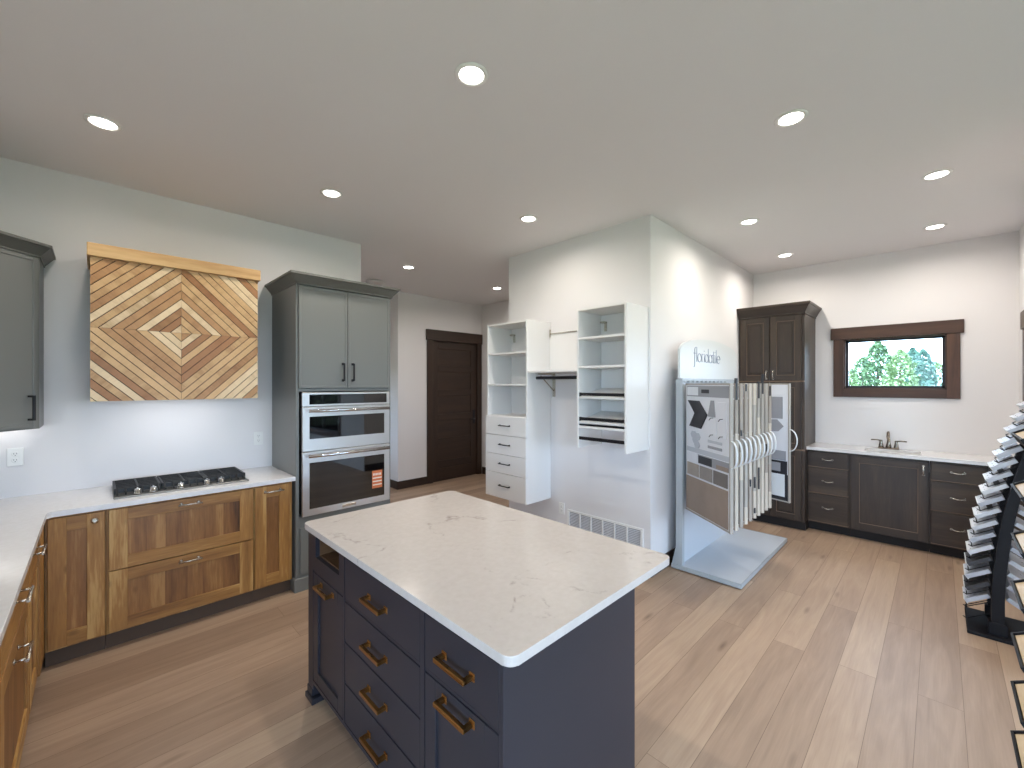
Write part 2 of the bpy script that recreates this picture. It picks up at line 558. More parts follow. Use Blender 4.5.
bm = B(); box(bm, -4.12, 6.32, -4.62, 8.1, -0.1, 0.0)
struct('floor', bm, M['floor'], 'light brown oak plank floor with long boards', 'floor')
bm = B(); box(bm, -4.12, 6.32, -4.62, 8.1, H_CEIL, H_CEIL + 0.15)
struct('ceiling', bm, M['ceiling'], 'plain pale grey ceiling with recessed lights', 'ceiling')

wall_x('wall_range', 4.2, 4.32, -0.96, 1.956, 'white wall behind the cooktop and wooden hood')
wall_y('wall_left', -0.96, -0.84, 1.30, 4.2, 'white wall behind the side run of base cabinets')
wall_x('wall_left_return', 1.30, 1.42, -4.0, -0.96, 'white wall beyond the end of the side run of cabinets')
wall_y('wall_showroom', -4.12, -4.0, -4.5, 1.42, 'white showroom wall with a wide window', [(-3.6, 0.6, 0.5, 2.5)])
wall_x('wall_front', -4.62, -4.5, -4.12, 3.72, 'white showroom wall with a long row of windows', [(-3.5, -0.3, 0.5, 2.5), (0.1, 3.3, 0.5, 2.5)])
wall_y('wall_right_return', 3.60, 3.72, -4.5, -0.65, 'white wall closing the sink nook', [(-3.7, -1.7, 0.6, 2.4)])
wall_x('wall_right', -0.65, -0.53, 3.60, 6.2, 'white wall with a window behind the leaning sample rack', [(5.05, 5.63, 0.72, 2.12)])
wall_y('wall_back', 6.2, 6.32, -0.65, 1.85, 'white wall with the small window above the sink counter', [(-0.055, 0.78, 1.59, 2.16)])
wall_x('wall_nook', 1.73, 1.85, 3.49, 6.2, 'white wall behind the tile sample rack')
wall_y('wall_closet', 3.37, 3.49, 1.73, 3.46, 'white wall carrying the floating closet units')
wall_x('wall_closet_return', 3.34, 3.46, 3.49, 5.19, 'white wall end face beside the hallway')
wall_y('wall_hall', 5.07, 5.19, 3.46, 5.93, 'white hallway wall beside the dark door')
wall_x('wall_door', 5.93, 6.05, 3.36, 5.19, 'white hallway wall holding the dark wooden door', [(3.985, 4.965, 0.0, 2.38)])
wall_y('wall_passage', 3.36, 3.48, 6.05, 8.1, 'white passage wall beyond the oven cabinet')
wall_x('wall_far', 8.0, 8.1, 1.7, 3.36, 'white wall at the far end of the passage')
wall_y('wall_passage_side', 1.7, 1.82, 4.32, 8.0, 'white passage wall behind the kitchen', [(6.5, 7.1, 0.7, 1.9)])

def baseboard(name, x0, x1, y0, y1, label):
    bm = B(); box(bm, x0, x1, y0, y1, 0.0, 0.125, 0.003)
    return struct(name, bm, M['door'], label, 'baseboard')
baseboard('baseboard_door', 3.345, 3.885, 5.915, 5.93, 'dark brown baseboard left of the hallway door')
baseboard('baseboard_passage', 3.345, 3.36, 5.93, 8.0, 'dark brown baseboard in the passage')
baseboard('baseboard_hall', 5.055, 5.07, 3.46, 5.90, 'dark brown baseboard right of the hallway door')
baseboard('baseboard_nook', 3.37, 5.68, 1.715, 1.73, 'dark brown baseboard behind the tile rack')
baseboard('baseboard_closet', 3.355, 3.37, 1.715, 3.46, 'dark brown baseboard under the closet units')
baseboard('baseboard_right', 3.60, 5.68, -0.53, -0.515, 'dark brown baseboard behind the leaning sample rack')

# --- hallway door and its casing
d = B()
box(d, 3.9955, 4.9545, 5.955, 6.03, 0.002, 2.369, 0.0, 0)
x0, x1 = 3.9955, 4.9545
st = 0.125
for (a, b_) in ((x0, x0 + st), (x1 - st, x1)):
    box(d, a, b_, 5.943, 5.956, 0.002, 2.365, 0.002, 1)
zs = [0.002, 0.24, 0.62, 1.03, 1.44, 1.85, 2.24]
for i, z in enumerate(zs):
    hh = 0.20 if i == 0 else 0.10
    box(d, x0 + st, x1 - st, 5.943, 5.956, z, min(z + (0.215 if i == 0 else 0.105), 2.365), 0.002, 0)
door = obj('door_1', d, [M['door'], M['door_v']])
tag(door, 'dark brown five panel wooden hallway door', 'door', kind='structure')
h = B()
box(h, 4.865, 4.915, 5.932, 5.943, 0.93, 1.18, 0.004)
tube(h, [(4.89, 5.935, 1.02), (4.89, 5.885, 1.02)], 0.011)
tube(h, [(4.89, 5.885, 1.02), (4.785, 5.88, 1.02)], 0.010)
o = obj('door_handle', h, M['black_metal'], door); o['label'] = 'black lever handle and plate'
c = B()
box(c, 3.885, 3.995, 5.905, 5.93, 0.0, 2.37, 0.003, 1)
box(c, 4.955, 5.055, 5.905, 5.93, 0.0, 2.37, 0.003, 1)
box(c, 3.865, 5.066, 5.895, 5.93, 2.37, 2.55, 0.004, 0)
box(c, 3.9855, 3.995, 5.93, 6.05, 0.0, 2.37, 0.0, 1)
box(c, 4.955, 4.9645, 5.93, 6.05, 0.0, 2.37, 0.0, 1)
box(c, 3.9855, 4.9645, 5.93, 6.05, 2.3695, 2.3795, 0.0, 0)
struct('trim_1', c, [M['door'], M['door_v']], 'dark brown casing with a tall head board around the hallway door', 'door casing')

# --- windows: casing, black sash, pane
def window(name, label, axis, plane, into, a0, a1, z0, z1, glass_in, casing=0.10, head=0.15, side_mats=('casing', 'casing_v')):
    """axis 'Y': window in an x=plane wall, running along y; axis 'X': in a y=plane wall. into = direction pointing out of the room."""
    def bx(bm, p0, p1, q0, q1, zz0, zz1, bev=0, mi=0):
        if axis == 'Y': box(bm, plane + into * q0, plane + into * q1, p0, p1, zz0, zz1, bev, mi)
        else: box(bm, p0, p1, plane + into * q0, plane + into * q1, zz0, zz1, bev, mi)
    w = bpy.data.objects.new(name, None); COL.objects.link(w)
    w.location = (plane, (a0 + a1) / 2, z0) if axis == 'Y' else ((a0 + a1) / 2, plane, z0)
    tag(w, label, 'window', kind='structure')
    b1 = B()
    bx(b1, a0 - casing, a0, -0.022, 0, z0 - casing, z1, 0.002, 1)
    bx(b1, a1, a1 + casing, -0.022, 0, z0 - casing, z1, 0.002, 1)
    bx(b1, a0, a1, -0.022, 0, z0 - casing, z0, 0.002, 0)
    bx(b1, a0 - casing - 0.025, a1 + casing + 0.025, -0.032, 0, z1, z1 + head, 0.003, 0)
    # jamb liners in the wall thickness
    bx(b1, a0, a0 + 0.012, 0, 0.06, z0, z1, 0, 1); bx(b1, a1 - 0.012, a1, 0, 0.06, z0, z1, 0, 1)
    bx(b1, a0, a1, 0, 0.06, z0, z0 + 0.012, 0, 0); bx(b1, a0, a1, 0, 0.06, z1 - 0.012, z1, 0, 0)
    obj('casing', b1, [M['casing'], M['casing_v']], w, world=True)
    b2 = B()
    sw = 0.034
    bx(b2, a0, a0 + sw, 0.06, 0.11, z0, z1); bx(b2, a1 - sw, a1, 0.06, 0.11, z0, z1)
    bx(b2, a0, a1, 0.06, 0.11, z0, z0 + sw); bx(b2, a0, a1, 0.06, 0.11, z1 - sw, z1)
    if a1 - a0 > 1.3:
        mid = (a0 + a1) / 2
        bx(b2, mid - 0.03, mid + 0.03, 0.06, 0.11, z0, z1)
    o = obj('sash', b2, M['sash'], w, world=True); o['label'] = 'black window sash'
    b3 = B()
    bx(b3, a0 + 0.01, a1 - 0.01, 0.082, 0.086, z0 + 0.01, z1 - 0.01)
    obj('pane', b3, M['glass'], w, world=True)
    return w
window('window_1', 'small wide window with dark wood casing above the sink counter', 'Y', 6.2, 1, -0.055, 0.78, 1.59, 2.16, 0.08, casing=0.095, head=0.135)
window('window_2', 'window with dark casing beside the sink counter', 'X', -0.53, -1, 5.05, 5.63, 0.72, 2.12, 0.08)
window('window_3', 'long dark cased window in the showroom facing the ovens', 'X', -4.5, -1, 0.1, 3.3, 0.5, 2.5, 0.08)
window('window_4', 'long dark cased window in the showroom behind the cabinets', 'X', -4.5, -1, -3.5, -0.3, 0.5, 2.5, 0.08)
window('window_6', 'wide dark cased window around the corner from the leaning sample rack', 'Y', 3.60, 1, -3.7, -1.7, 0.6, 2.4, 0.08)
window('added_fill_window', 'unseen dark cased window added to light the passage behind the kitchen', 'Y', 1.82, -1, 6.5, 7.1, 0.7, 1.9, 0.08)  # unseen opening added to bring daylight onto the opposite passage wall
window('window_5', 'wide dark cased window in the showroom end wall', 'Y', -4.0, -1, -3.6, 0.6, 0.5, 2.5, 0.08)

# ---------------------------------------------------------------- cabinet parts (thing-local: x right, y back, z up; front at y=0)
def bar_pull(parent, cx, cz, y, length, mat, vertical=False, r=0.006, proj=0.032, square=False, label=None, name='handle'):
    bm = B()
    L2 = length / 2
    def P(a, yy, b_):
        return (cx + b_, yy, cz + a) if vertical else (cx + a, yy, cz + b_)
    if square:
        def bb(a0, a1, y0, y1, b0, b1):
            p = P(a0, y0, b0); q = P(a1, y1, b1)
            box(bm, p[0], q[0], p[1], q[1], p[2], q[2], 0.0015)
        bb(-L2, L2, y - proj - r, y - proj + r, -r, r)
        for s in (-1, 1):
            e = s * (L2 - r)
            bb(e - r, e + r, y - proj, y, -r, r)
            bb(e - r * 1.7, e + r * 1.7, y - 0.004, y, -r * 1.7, r * 1.7)
    else:
        tube(bm, [P(-L2, y - proj, 0), P(L2, y - proj, 0)], r, 10)
        for s in (-1, 1):
            e = s * (L2 - 0.018)
            tube(bm, [P(e, y, 0), P(e, y - proj, 0)], r * 0.85, 8)
            tube(bm, [P(e, y, 0), P(e, y - 0.004, 0)], r * 1.7, 10)
    o = obj(name, bm, mat, parent)
    if label: o['label'] = label
    return o

def arch_pull(parent, cx, cz, y, length, mat, vertical=False, label=None):
    bm = B(); pts = []; n = 9
    for i in range(n):
        t = i / (n - 1)
        a = (t - 0.5) * length
        yy = y - 0.004 - 0.024 * math.sin(PI * t) ** 0.7
        sag = -0.006 * math.sin(PI * t)
        pts.append((cx, yy, cz + a) if vertical else (cx + a, yy, cz + sag))
    tube(bm, pts, 0.0055, 8, radii=[0.008 if i in (0, n - 1) else 0.0055 for i in range(n)])
    for s in (0, -1):
        p = pts[s]
        tube(bm, [(p[0], y, p[2]), (p[0], y - 0.006, p[2])], 0.010, 10)
    o = obj('handle', bm, mat, parent)
    if label: o['label'] = label
    return o

def shaker(parent, name, x0, x1, z0, z1, y, mats, th=0.02, stile=0.07, rail=0.07, recess=0.009, staves=0, raised=False, bev=0.0015, edge=None):
    """mats = (upright, lengthwise, panel [, edge]). One mesh per door or drawer front."""
    bm = B()
    box(bm, x0, x0 + stile, y, y + th, z0, z1, bev, 0)
    box(bm, x1 - stile, x1, y, y + th, z0, z1, bev, 0)
    box(bm, x0 + stile, x1 - stile, y, y + th, z0, z0 + rail, bev, 1)
    box(bm, x0 + stile, x1 - stile, y, y + th, z1 - rail, z1, bev, 1)
    px0, px1, pz0, pz1 = x0 + stile - 0.002, x1 - stile + 0.002, z0 + rail - 0.002, z1 - rail + 0.002
    if staves:
        n = staves; xs = [px0 + (px1 - px0) * i / n for i in range(n + 1)]
        for i in range(1, n): xs[i] += random.uniform(-0.2, 0.2) * (px1 - px0) / n
        for i in range(n):
            box(bm, xs[i], xs[i + 1], y + recess, y + th - 0.002, pz0, pz1, 0, 2)
    else:
        box(bm, px0, px1, y + recess, y + th - 0.002, pz0, pz1, 0, 2)
    if raised:
        g = 0.028
        box(bm, px0 + g, px1 - g, y + 0.003, y + recess + 0.002, pz0 + g, pz1 - g, 0.004, 2)
    if edge is not None:
        if True:
            w = 0.006
            for (a0, a1, c0, c1) in ((px0, px0 + w, pz0, pz1), (px1 - w, px1, pz0, pz1), (px0, px1, pz0, pz0 + w), (px0, px1, pz1 - w, pz1)):
                box(bm, a0, a1, y + 0.003, y + recess + 0.001, c0, c1, 0, 3)
    ms = list(mats)
    if edge is not None: ms.append(edge)
    return obj(name, bm, ms, parent)

def slab(parent, name, x0, x1, z0, z1, y, mat, th=0.02, bev=0.002, edge=None):
    bm = B(); box(bm, x0, x1, y, y + th, z0, z1, bev)
    ms = [mat]
    if edge is not None:
        box(bm, x0 - 0.001, x1 + 0.001, y + 0.002, y + th, z0 - 0.005, z0 + 0.004, 0, 1)
        ms.append(edge)
    return obj(name, bm, ms, parent)

def carcass(parent, x0, x1, y0, y1, z0, z1, mat, toe=0.10, toe_in=0.07, toe_mat=None, gapmat=None):
    bm = B()
    box(bm, x0, x1, y0, y1, z0 + toe, z1, 0.001, 0)
    o = obj('carcass', bm, mat, parent)
    if toe:
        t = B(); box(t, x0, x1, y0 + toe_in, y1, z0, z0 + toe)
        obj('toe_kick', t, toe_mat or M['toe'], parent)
    return o

# ---------------------------------------------------------------- range wall run (faces -y, front of doors at y=3.585)
YF = 3.585
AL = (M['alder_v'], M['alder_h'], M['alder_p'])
def range_cab(name, label, x0, x1):
    t = thing(name, label, 'cabinet', ((x0 + x1) / 2, YF, 0))
    w = (x1 - x0) / 2
    carcass(t, -w, w, 0.02, 4.195 - YF, 0, 0.88, M['alder_v'], toe_in=0.036)
    return t, w

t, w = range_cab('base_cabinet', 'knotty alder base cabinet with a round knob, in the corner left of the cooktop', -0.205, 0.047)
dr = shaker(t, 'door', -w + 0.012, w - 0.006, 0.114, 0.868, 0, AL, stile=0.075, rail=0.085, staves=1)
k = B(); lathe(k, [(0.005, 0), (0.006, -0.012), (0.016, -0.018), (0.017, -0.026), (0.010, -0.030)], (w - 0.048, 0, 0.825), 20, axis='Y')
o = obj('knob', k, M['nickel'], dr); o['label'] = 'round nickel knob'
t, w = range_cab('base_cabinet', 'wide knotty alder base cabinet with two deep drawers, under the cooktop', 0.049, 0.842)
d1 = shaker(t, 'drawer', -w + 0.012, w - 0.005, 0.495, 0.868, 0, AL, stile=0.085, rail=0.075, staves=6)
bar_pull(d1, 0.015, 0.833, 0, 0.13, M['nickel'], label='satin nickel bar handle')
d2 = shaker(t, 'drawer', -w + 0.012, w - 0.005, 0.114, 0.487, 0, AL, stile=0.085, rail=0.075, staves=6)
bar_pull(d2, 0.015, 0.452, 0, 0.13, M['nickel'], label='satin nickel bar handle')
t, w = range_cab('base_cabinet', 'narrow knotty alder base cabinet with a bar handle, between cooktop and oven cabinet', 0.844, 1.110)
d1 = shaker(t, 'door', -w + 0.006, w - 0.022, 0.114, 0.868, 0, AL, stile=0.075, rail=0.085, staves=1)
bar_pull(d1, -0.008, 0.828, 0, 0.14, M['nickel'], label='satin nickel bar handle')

# side run along the left wall (faces +x, front of doors at x=-0.215)
XL = -0.215
def left_cab(name, label, y0, y1):
    t = thing(name, label, 'cabinet', (XL, (y0 + y1) / 2, 0), PI / 2)
    w = (y1 - y0) / 2
    carcass(t, -w, w, 0.02, 0.615, 0, 0.88, M['alder_v'])
    return t, w
def left_fronts(t, w, pulls=True):
    a = slab(t, 'drawer', -w + 0.008, w - 0.008, 0.695, 0.868, 0, M['alder_h'])
    if pulls: bar_pull(a, -0.03, 0.825, 0, 0.16, M['nickel'], label='satin nickel bar handle', proj=0.036)
    b_ = shaker(t, 'door', -w + 0.008, w - 0.008, 0.114, 0.685, 0, AL, stile=0.075, rail=0.08, staves=3)
    return b_
t, w = left_cab('base_cabinet', 'knotty alder drawer cabinet of the side run nearest to the corner', 2.96, 3.34)
left_fronts(t, w)
t, w = left_cab('base_cabinet', 'knotty alder drawer cabinet of the side run, second from the corner', 2.10, 2.955)
dd = left_fronts(t, w)
bar_pull(dd, -0.06, 0.615, 0, 0.16, M['nickel'], label='satin nickel bar handle', proj=0.036)
t, w = left_cab('base_cabinet', 'knotty alder drawer cabinet of the side run, third from the corner', 1.55, 2.095)
left_fronts(t, w, False)
# blind corner filler
t = thing('corner_filler', 'narrow alder filler strip closing the inside cabinet corner', 'cabinet', (XL - 0.02, 3.47, 0))
bm = B(); box(bm, -0.03, 0.0285, -0.128, 0.133, 0.10, 0.88, 0.001)
obj('strip', bm, M['alder_v'], t)
bm = B(); box(bm, -0.08, -0.06, -0.128, 0.2, 0.0, 0.10); obj('toe_kick', bm, M['toe'], t)

# worktop: one L of white quartz
def arc(cx, cy, r, a0, a1, n=6):
    return [(cx + r * math.cos(math.radians(a0 + (a1 - a0) * i / n)), cy + r * math.sin(math.radians(a0 + (a1 - a0) * i / n))) for i in range(n + 1)]
pts = [(-0.838, 1.54), (-0.195, 1.54)] + arc(-0.17, 3.54, 0.025, 180, 90, 5) + [(1.125, 3.565), (1.125, 4.198), (-0.838, 4.198)]
bm = B(); prism(bm, pts, 0.8815, 0.914, 0, 0.003)
tag(obj('countertop', bm, M['quartz2']), 'white quartz corner worktop carrying the cooktop', 'countertop')

# ---------------------------------------------------------------- gas cooktop
t = thing('gas_cooktop', 'black five burner gas cooktop on the white worktop', 'cooktop', (0.445, 3.885, 0.914))
bm = B(); box(bm, -0.362, 0.385, -0.222, 0.215, 0.0005, 0.010, 0.003)
o = obj('pan', bm, M['pan'], t)
for cx, cy, r in ((-0.25, -0.03, 0.045), (-0.25, 0.13, 0.035), (0.0, 0.06, 0.06), (0.25, 0.13, 0.045), (0.25, -0.03, 0.035)):
    bm = B()
    lathe(bm, [(r * 1.25, 0.012), (r * 1.2, 0.018), (r, 0.020), (r, 0.028), (r * 0.9, 0.031)], (cx, cy, 0), 20)
    obj('burner', bm, M['iron'], t)
for gx0, gx1 in ((-0.358, -0.121), (-0.117, 0.133), (0.137, 0.380)):
    bm = B()
    y0, y1 = -0.125, 0.212; zt = 0.048; th = 0.012
    for yy in (y0, y1 - th): box(bm, gx0, gx1, yy, yy + th, zt - 0.030, zt, 0.002)
    for xx in (gx0, gx1 - th): box(bm, xx, xx + th, y0 + th, y1 - th, zt - 0.030, zt, 0.002)
    m_ = (gx0 + gx1) / 2
    box(bm, m_ - 0.005, m_ + 0.005, y0 + th, y1 - th, zt - 0.012, zt, 0.001)
    for yy in (y0 + 0.055, y0 + 0.11, (y0 + y1) / 2, y1 - 0.11, y1 - 0.06): box(bm, gx0 + th, gx1 - th, yy - 0.005, yy + 0.005, zt - 0.012, zt, 0.001)
    for xx in (gx0 + 0.01, gx1 - 0.01):
        for yy in (y0 + 0.01, y1 - 0.01): box(bm, xx - 0.008, xx + 0.008, yy - 0.008, yy + 0.008, 0.012, zt - 0.02)
    # sloping front skirt of the grate
    for i in range(6):
        xx = gx0 + 0.015 + (gx1 - gx0 - 0.03) * i / 5
        tube(bm, [(xx, y0 + 0.005, zt - 0.006), (xx, y0 - 0.050, 0.016)], 0.005, 6)
    obj('grate', bm, M['iron'], t)
for kx in (-0.245, -0.165, -0.02, 0.13, 0.215):
    bm = B()
    lathe(bm, [(0.024, 0.012), (0.024, 0.016), (0.019, 0.018), (0.018, 0.040), (0.014, 0.044)], (kx, -0.188, 0), 20)
    box(bm, kx - 0.004, kx + 0.004, -0.207, -0.169, 0.042, 0.050, 0.001)
    o = obj('knob', bm, M['chrome'], t); o['label'] = 'shiny steel control knob'

# ---------------------------------------------------------------- range hood with the chevron front
t = thing('range_hood', 'wooden range hood with a diamond chevron slat front on the wall above the cooktop', 'range hood', (0.4415, 3.74, 1.535))
bm = B()
box(bm, -0.462, -0.444, 0.014, 0.455, 0.0, 0.91, 0.001)
box(bm, 0.444, 0.462, 0.014, 0.455, 0.0, 0.91, 0.001)
box(bm, -0.444, 0.444, 0.014, 0.03, 0.0, 0.91, 0)
box(bm, -0.444, 0.444, 0.03, 0.455, 0.03, 0.05, 0)
obj('hood_box', bm, M['backing'], t)
bm = B()
X0, X1, Z0, Z1 = -0.463, 0.463, 0.0, 0.912
CX, CZ, P = -0.010, 0.468, 0.0595
def clip(poly, ax, lim, keep_less):
    out = []
    for i in range(len(poly)):
        a, b_ = poly[i], poly[(i + 1) % len(poly)]
        ia = (a[ax] <= lim) if keep_less else (a[ax] >= lim)
        ib = (b_[ax] <= lim) if keep_less else (b_[ax] >= lim)
        if ia: out.append(a)
        if ia != ib:
            tt = (lim - a[ax]) / (b_[ax] - a[ax])
            out.append((a[0] + (b_[0] - a[0]) * tt, a[1] + (b_[1] - a[1]) * tt))
    return out
g = 0.0032
rs = random.Random(23)
for sx in (-1, 1):
    for sz in (-1, 1):
        for kk in range(18):
            a0, a1 = kk * P + (g if kk else 0.0), (kk + 1) * P - g
            e = 0.0006
            poly = [(CX + sx * e, CZ + sz * a0), (CX + sx * a0, CZ + sz * e), (CX + sx * a1, CZ + sz * e), (CX + sx * e, CZ + sz * a1)]
            if kk == 0: poly = [(CX + sx * e, CZ + sz * e), (CX + sx * a1, CZ + sz * e), (CX + sx * e, CZ + sz * a1)]
            for ax, lim, kl in ((0, X0, False), (0, X1, True), (1, Z0, False), (1, Z1, True)):
                if poly: poly = clip(poly, ax, lim, kl)
            if len(poly) >= 3:
                ar = abs(sum(poly[i][0] * poly[(i + 1) % len(poly)][1] - poly[(i + 1) % len(poly)][0] * poly[i][1] for i in range(len(poly)))) / 2
                if ar > 1e-5: xzprism(bm, poly, 0.0, 0.014, 2 * rs.choice((0, 0, 1, 1, 1, 2, 2, 3)) + (0 if sx * sz > 0 else 1))
obj('chevron_front', bm, SLATS, t)
bm = B(); box(bm, -0.478, 0.478, -0.022, 0.457, 0.913, 0.995, 0.003)
obj('mantel', bm, M['mantel'], t)

bm = B(); box(bm, -0.30, 0.30, 0.12, 0.17, 0.018, 0.0295); o = obj('hood_fill_strip', bm, M['led'], t); o['label'] = 'glowing strip added under the hood to brighten the wall'  # unseen glowing strip, added to brighten the wall behind the cooktop
ld = bpy.data.lights.new('hood_fill_light', 'AREA'); ld.shape = 'RECTANGLE'; ld.size = 0.6; ld.size_y = 0.05; ld.energy = 1.3; ld.color = (0.95, 0.96, 1.0)  # area light of the added strip, fill for the backsplash wall
lo = bpy.data.objects.new('hood_fill_light', ld); COL.objects.link(lo); lo.parent = t; lo.location = (0, 0.145, 0.016)

# ---------------------------------------------------------------- crown moulding sweep
def crown_loop(bm, path, z0, z1, out, mi=0):
    """path: plan polyline; the crown leans outward (to the right-hand side of the path) from z0 to z1."""
    prof = [(0.0, 0.0), (out * 0.12, 0.0), (out * 0.12, 0.12), (out * 0.85, 0.78), (out, 0.80), (out, 1.0), (0.0, 1.0)]
    n = len(path)
    def nrm(a, b_):
        d = Vector((b_[0] - a[0], b_[1] - a[1])).normalized()
        return Vector((d.y, -d.x))
    rings = []
    for i in range(n):
        if i == 0: nn = nrm(path[0], path[1])
        elif i == n - 1: nn = nrm(path[-2], path[-1])
        else:
            a, b_ = nrm(path[i - 1], path[i]), nrm(path[i], path[i + 1])
            nn = (a + b_) / (1 + a.dot(b_))
        rings.append([bm.verts.new((path[i][0] + nn.x * q, path[i][1] + nn.y * q, z0 + (z1 - z0) * hz)) for q, hz in prof])
    m_ = len(prof)
    for i in range(n - 1):
        for k_ in range(m_):
            f = bm.faces.new([rings[i][k_], rings[i][(k_ + 1) % m_], rings[i + 1][(k_ + 1) % m_], rings[i + 1][k_]])
            f.material_index = mi
    for r_ in (rings[0], rings[-1]):
        f = bm.faces.new(r_); f.material_index = mi

# ---------------------------------------------------------------- oven tower
t = thing('oven_cabinet', 'tall grey green cabinet housing the stainless wall ovens', 'cabinet', (1.536, 3.57, 0))
W = 0.409
bm = B()
dp = 4.195 - 3.57
box(bm, -W, -W + 0.025, 0.0, dp, 0.0, 2.435, 0.0015)
box(bm, W - 0.025, W, 0.0, dp, 0.0, 2.435, 0.0015)
box(bm, -W + 0.025, W - 0.025, 0.02, dp, 1.585, 2.435)
box(bm, -W + 0.025, W - 0.025, 0.0, dp, 0.0, 0.585)
box(bm, -W + 0.025, W - 0.025, 0.0, 0.03, 1.585, 1.605)
box(bm, -W + 0.025, W - 0.025, 0.0, 0.02, 2.425, 2.435)
box(bm, -W + 0.025, W - 0.025, dp - 0.02, dp, 0.585, 1.585)
obj('carcass', bm, M['sage'], t)
SG = (M['sage'],) * 3
for s, x0, x1 in ((-1, -W + 0.018, -0.002), (1, 0.002, W - 0.018)):
    dr = shaker(t, 'door', x0, x1, 1.612, 2.425, -0.02, SG, stile=0.02, rail=0.02, recess=0.005, bev=0.0015)
    bar_pull(dr, s * 0.042, 1.745, -0.02, 0.15, M['black_metal'], vertical=True, square=True, r=0.006, label='black bar handle')
dr = shaker(t, 'drawer', -W + 0.03, W - 0.03, 0.135, 0.50, -0.018, SG, stile=0.055, rail=0.055, recess=0.007)
bm = B(); box(bm, -W - 0.015, W + 0.003, -0.02, 0.10, 0.0, 0.105, 0.004); obj('base_trim', bm, M['sage'], t)
bm = B(); crown_loop(bm, [(-W, dp), (-W, -0.02), (W, -0.02), (W, dp)][::-1][::-1], 2.435, 2.52, 0.06)
box(bm, -W, W, -0.02, dp, 2.4352, 2.50)
obj('crown', bm, M['sage_crown'], t)

t = thing('double_oven', 'stainless steel double wall oven with microwave above, in the grey green cabinet', 'oven', (1.5425, 3.57, 0.588))
OW = 0.378
bm = B(); box(bm, -OW + 0.015, OW - 0.015, 0.002, 0.55, 0.004, 0.985); obj('oven_body', bm, M['black_metal'], t)
bm = B(); box(bm, -OW, OW, -0.030, 0.002, 0.876, 0.988, 0.003); cp = obj('control_panel', bm, M['steel'], t)
bm = B(); box(bm, -OW + 0.055, OW - 0.03, -0.032, -0.029, 0.892, 0.972, 0.001); o = obj('display', bm, M['display'], cp); o['label'] = 'black glass display strip'
def oven_door(name, z0, z1, wz0, wz1, hz, wx=0.055):
    bm = B(); box(bm, -OW, OW, -0.034, 0.001, z0, z1, 0.004); dd = obj(name, bm, M['steel'], t)
    bm = B(); box(bm, -OW + wx, OW - wx, -0.037, -0.033, wz0, wz1, 0.002); o = obj('window', bm, M['oven_glass'], dd); o['label'] = 'black glass window'
    bm = B()
    tube(bm, [(-OW + 0.03, -0.083, hz), (OW - 0.03, -0.083, hz)], 0.013, 14)
    for s in (-1, 1):
        tube(bm, [(s * (OW - 0.055), -0.033, hz), (s * (OW - 0.055), -0.083, hz)], 0.010, 10)
    obj('handle', bm, M['chrome'], dd)
    return dd
oven_door('microwave_door', 0.518, 0.872, 0.615, 0.795, 0.842)
od = oven_door('oven_door', 0.0, 0.513, 0.055, 0.425, 0.483)
bm = B(); box(bm, 0.205, 0.300, -0.0385, -0.0365, 0.130, 0.285, 0, 0)
for zz in (0.155, 0.185, 0.215): box(bm, 0.210, 0.295, -0.0392, -0.0384, zz, zz + 0.010, 0, 1)
for i in range(6): box(bm, 0.213 + i * 0.0135, 0.222 + i * 0.0135, -0.0392, -0.0384, 0.243, 0.262, 0, 1)
o = obj('label_sticker', bm, [M['sticker'], M['sticker_w']], od); o['label'] = 'orange and white paper label'
bm = B(); box(bm, -0.06, 0.06, -0.0365, -0.0335, 0.018, 0.040, 0.002); obj('badge', bm, M['nickel'], od)

# ---------------------------------------------------------------- diagonal corner wall cabinet
A = Vector((-0.535, 3.59)); Bp = Vector((-0.243, 3.882))
t = thing('corner_wall_cabinet', 'grey green diagonal wall cabinet hanging in the corner above the worktop', 'cabinet', (-0.389, 3.736, 1.372))
plan = [(-0.838, 3.59), (A.x, A.y), (Bp.x, Bp.y), (-0.243, 4.198), (-0.838, 4.198)]
bm = B(); prism(bm, plan, 1.372, 2.42); obj('carcass', bm, M['sage'], t, world=True)
# door across the diagonal: build in a frame whose x runs along the face
Lf = (Bp - A).length
bm_door = B()
def diag(bmx):
    bmx.transform(Matrix.Translation((0, 0, 0)) @ Matrix.Rotation(PI / 4, 4, 'Z'))
    return bmx
x0, x1 = -Lf / 2 + 0.03, Lf / 2 - 0.03
for (a, b_, c_, d_) in ((x0, x0 + 0.02, 0.012, 1.035), (x1 - 0.02, x1, 0.012, 1.035)): box(bm_door, a, b_, -0.021, -0.001, c_, d_, 0.0015)
for (c_, d_) in ((0.012, 0.032), (1.015, 1.035)): box(bm_door, x0 + 0.02, x1 - 0.02, -0.021, -0.001, c_, d_, 0.0015)
box(bm_door, x0 + 0.018, x1 - 0.018, -0.016, -0.002, 0.03, 1.017)
dd = obj('door', diag(bm_door), M['sage'], t)
bm = B()
for s in (-1, 1): box(bm, x1 - 0.05, x1 - 0.038, -0.053, -0.020, 0.13 + s * 0.069 - 0.006, 0.13 + s * 0.069 + 0.006, 0.001)
box(bm, x1 - 0.05, x1 - 0.038, -0.059, -0.047, 0.055, 0.205, 0.0015)
o = obj('handle', diag(bm), M['black_metal'], dd); o['label'] = 'black bar handle'
bm = B(); crown_loop(bm, [(-0.838, 3.59), (A.x, A.y), (Bp.x, Bp.y), (-0.243, 4.198)], 2.42, 2.50, 0.055)
prism(bm, plan, 2.4202, 2.48)
obj('crown', bm, M['sage_crown'], t, world=True)
bm = B(); box(bm, -0.62, -0.30, 4.10, 4.13, 1.362, 1.3715); o = obj('light_strip', bm, M['led'], t, world=True); o['label'] = 'lit strip lamp under the cabinet'

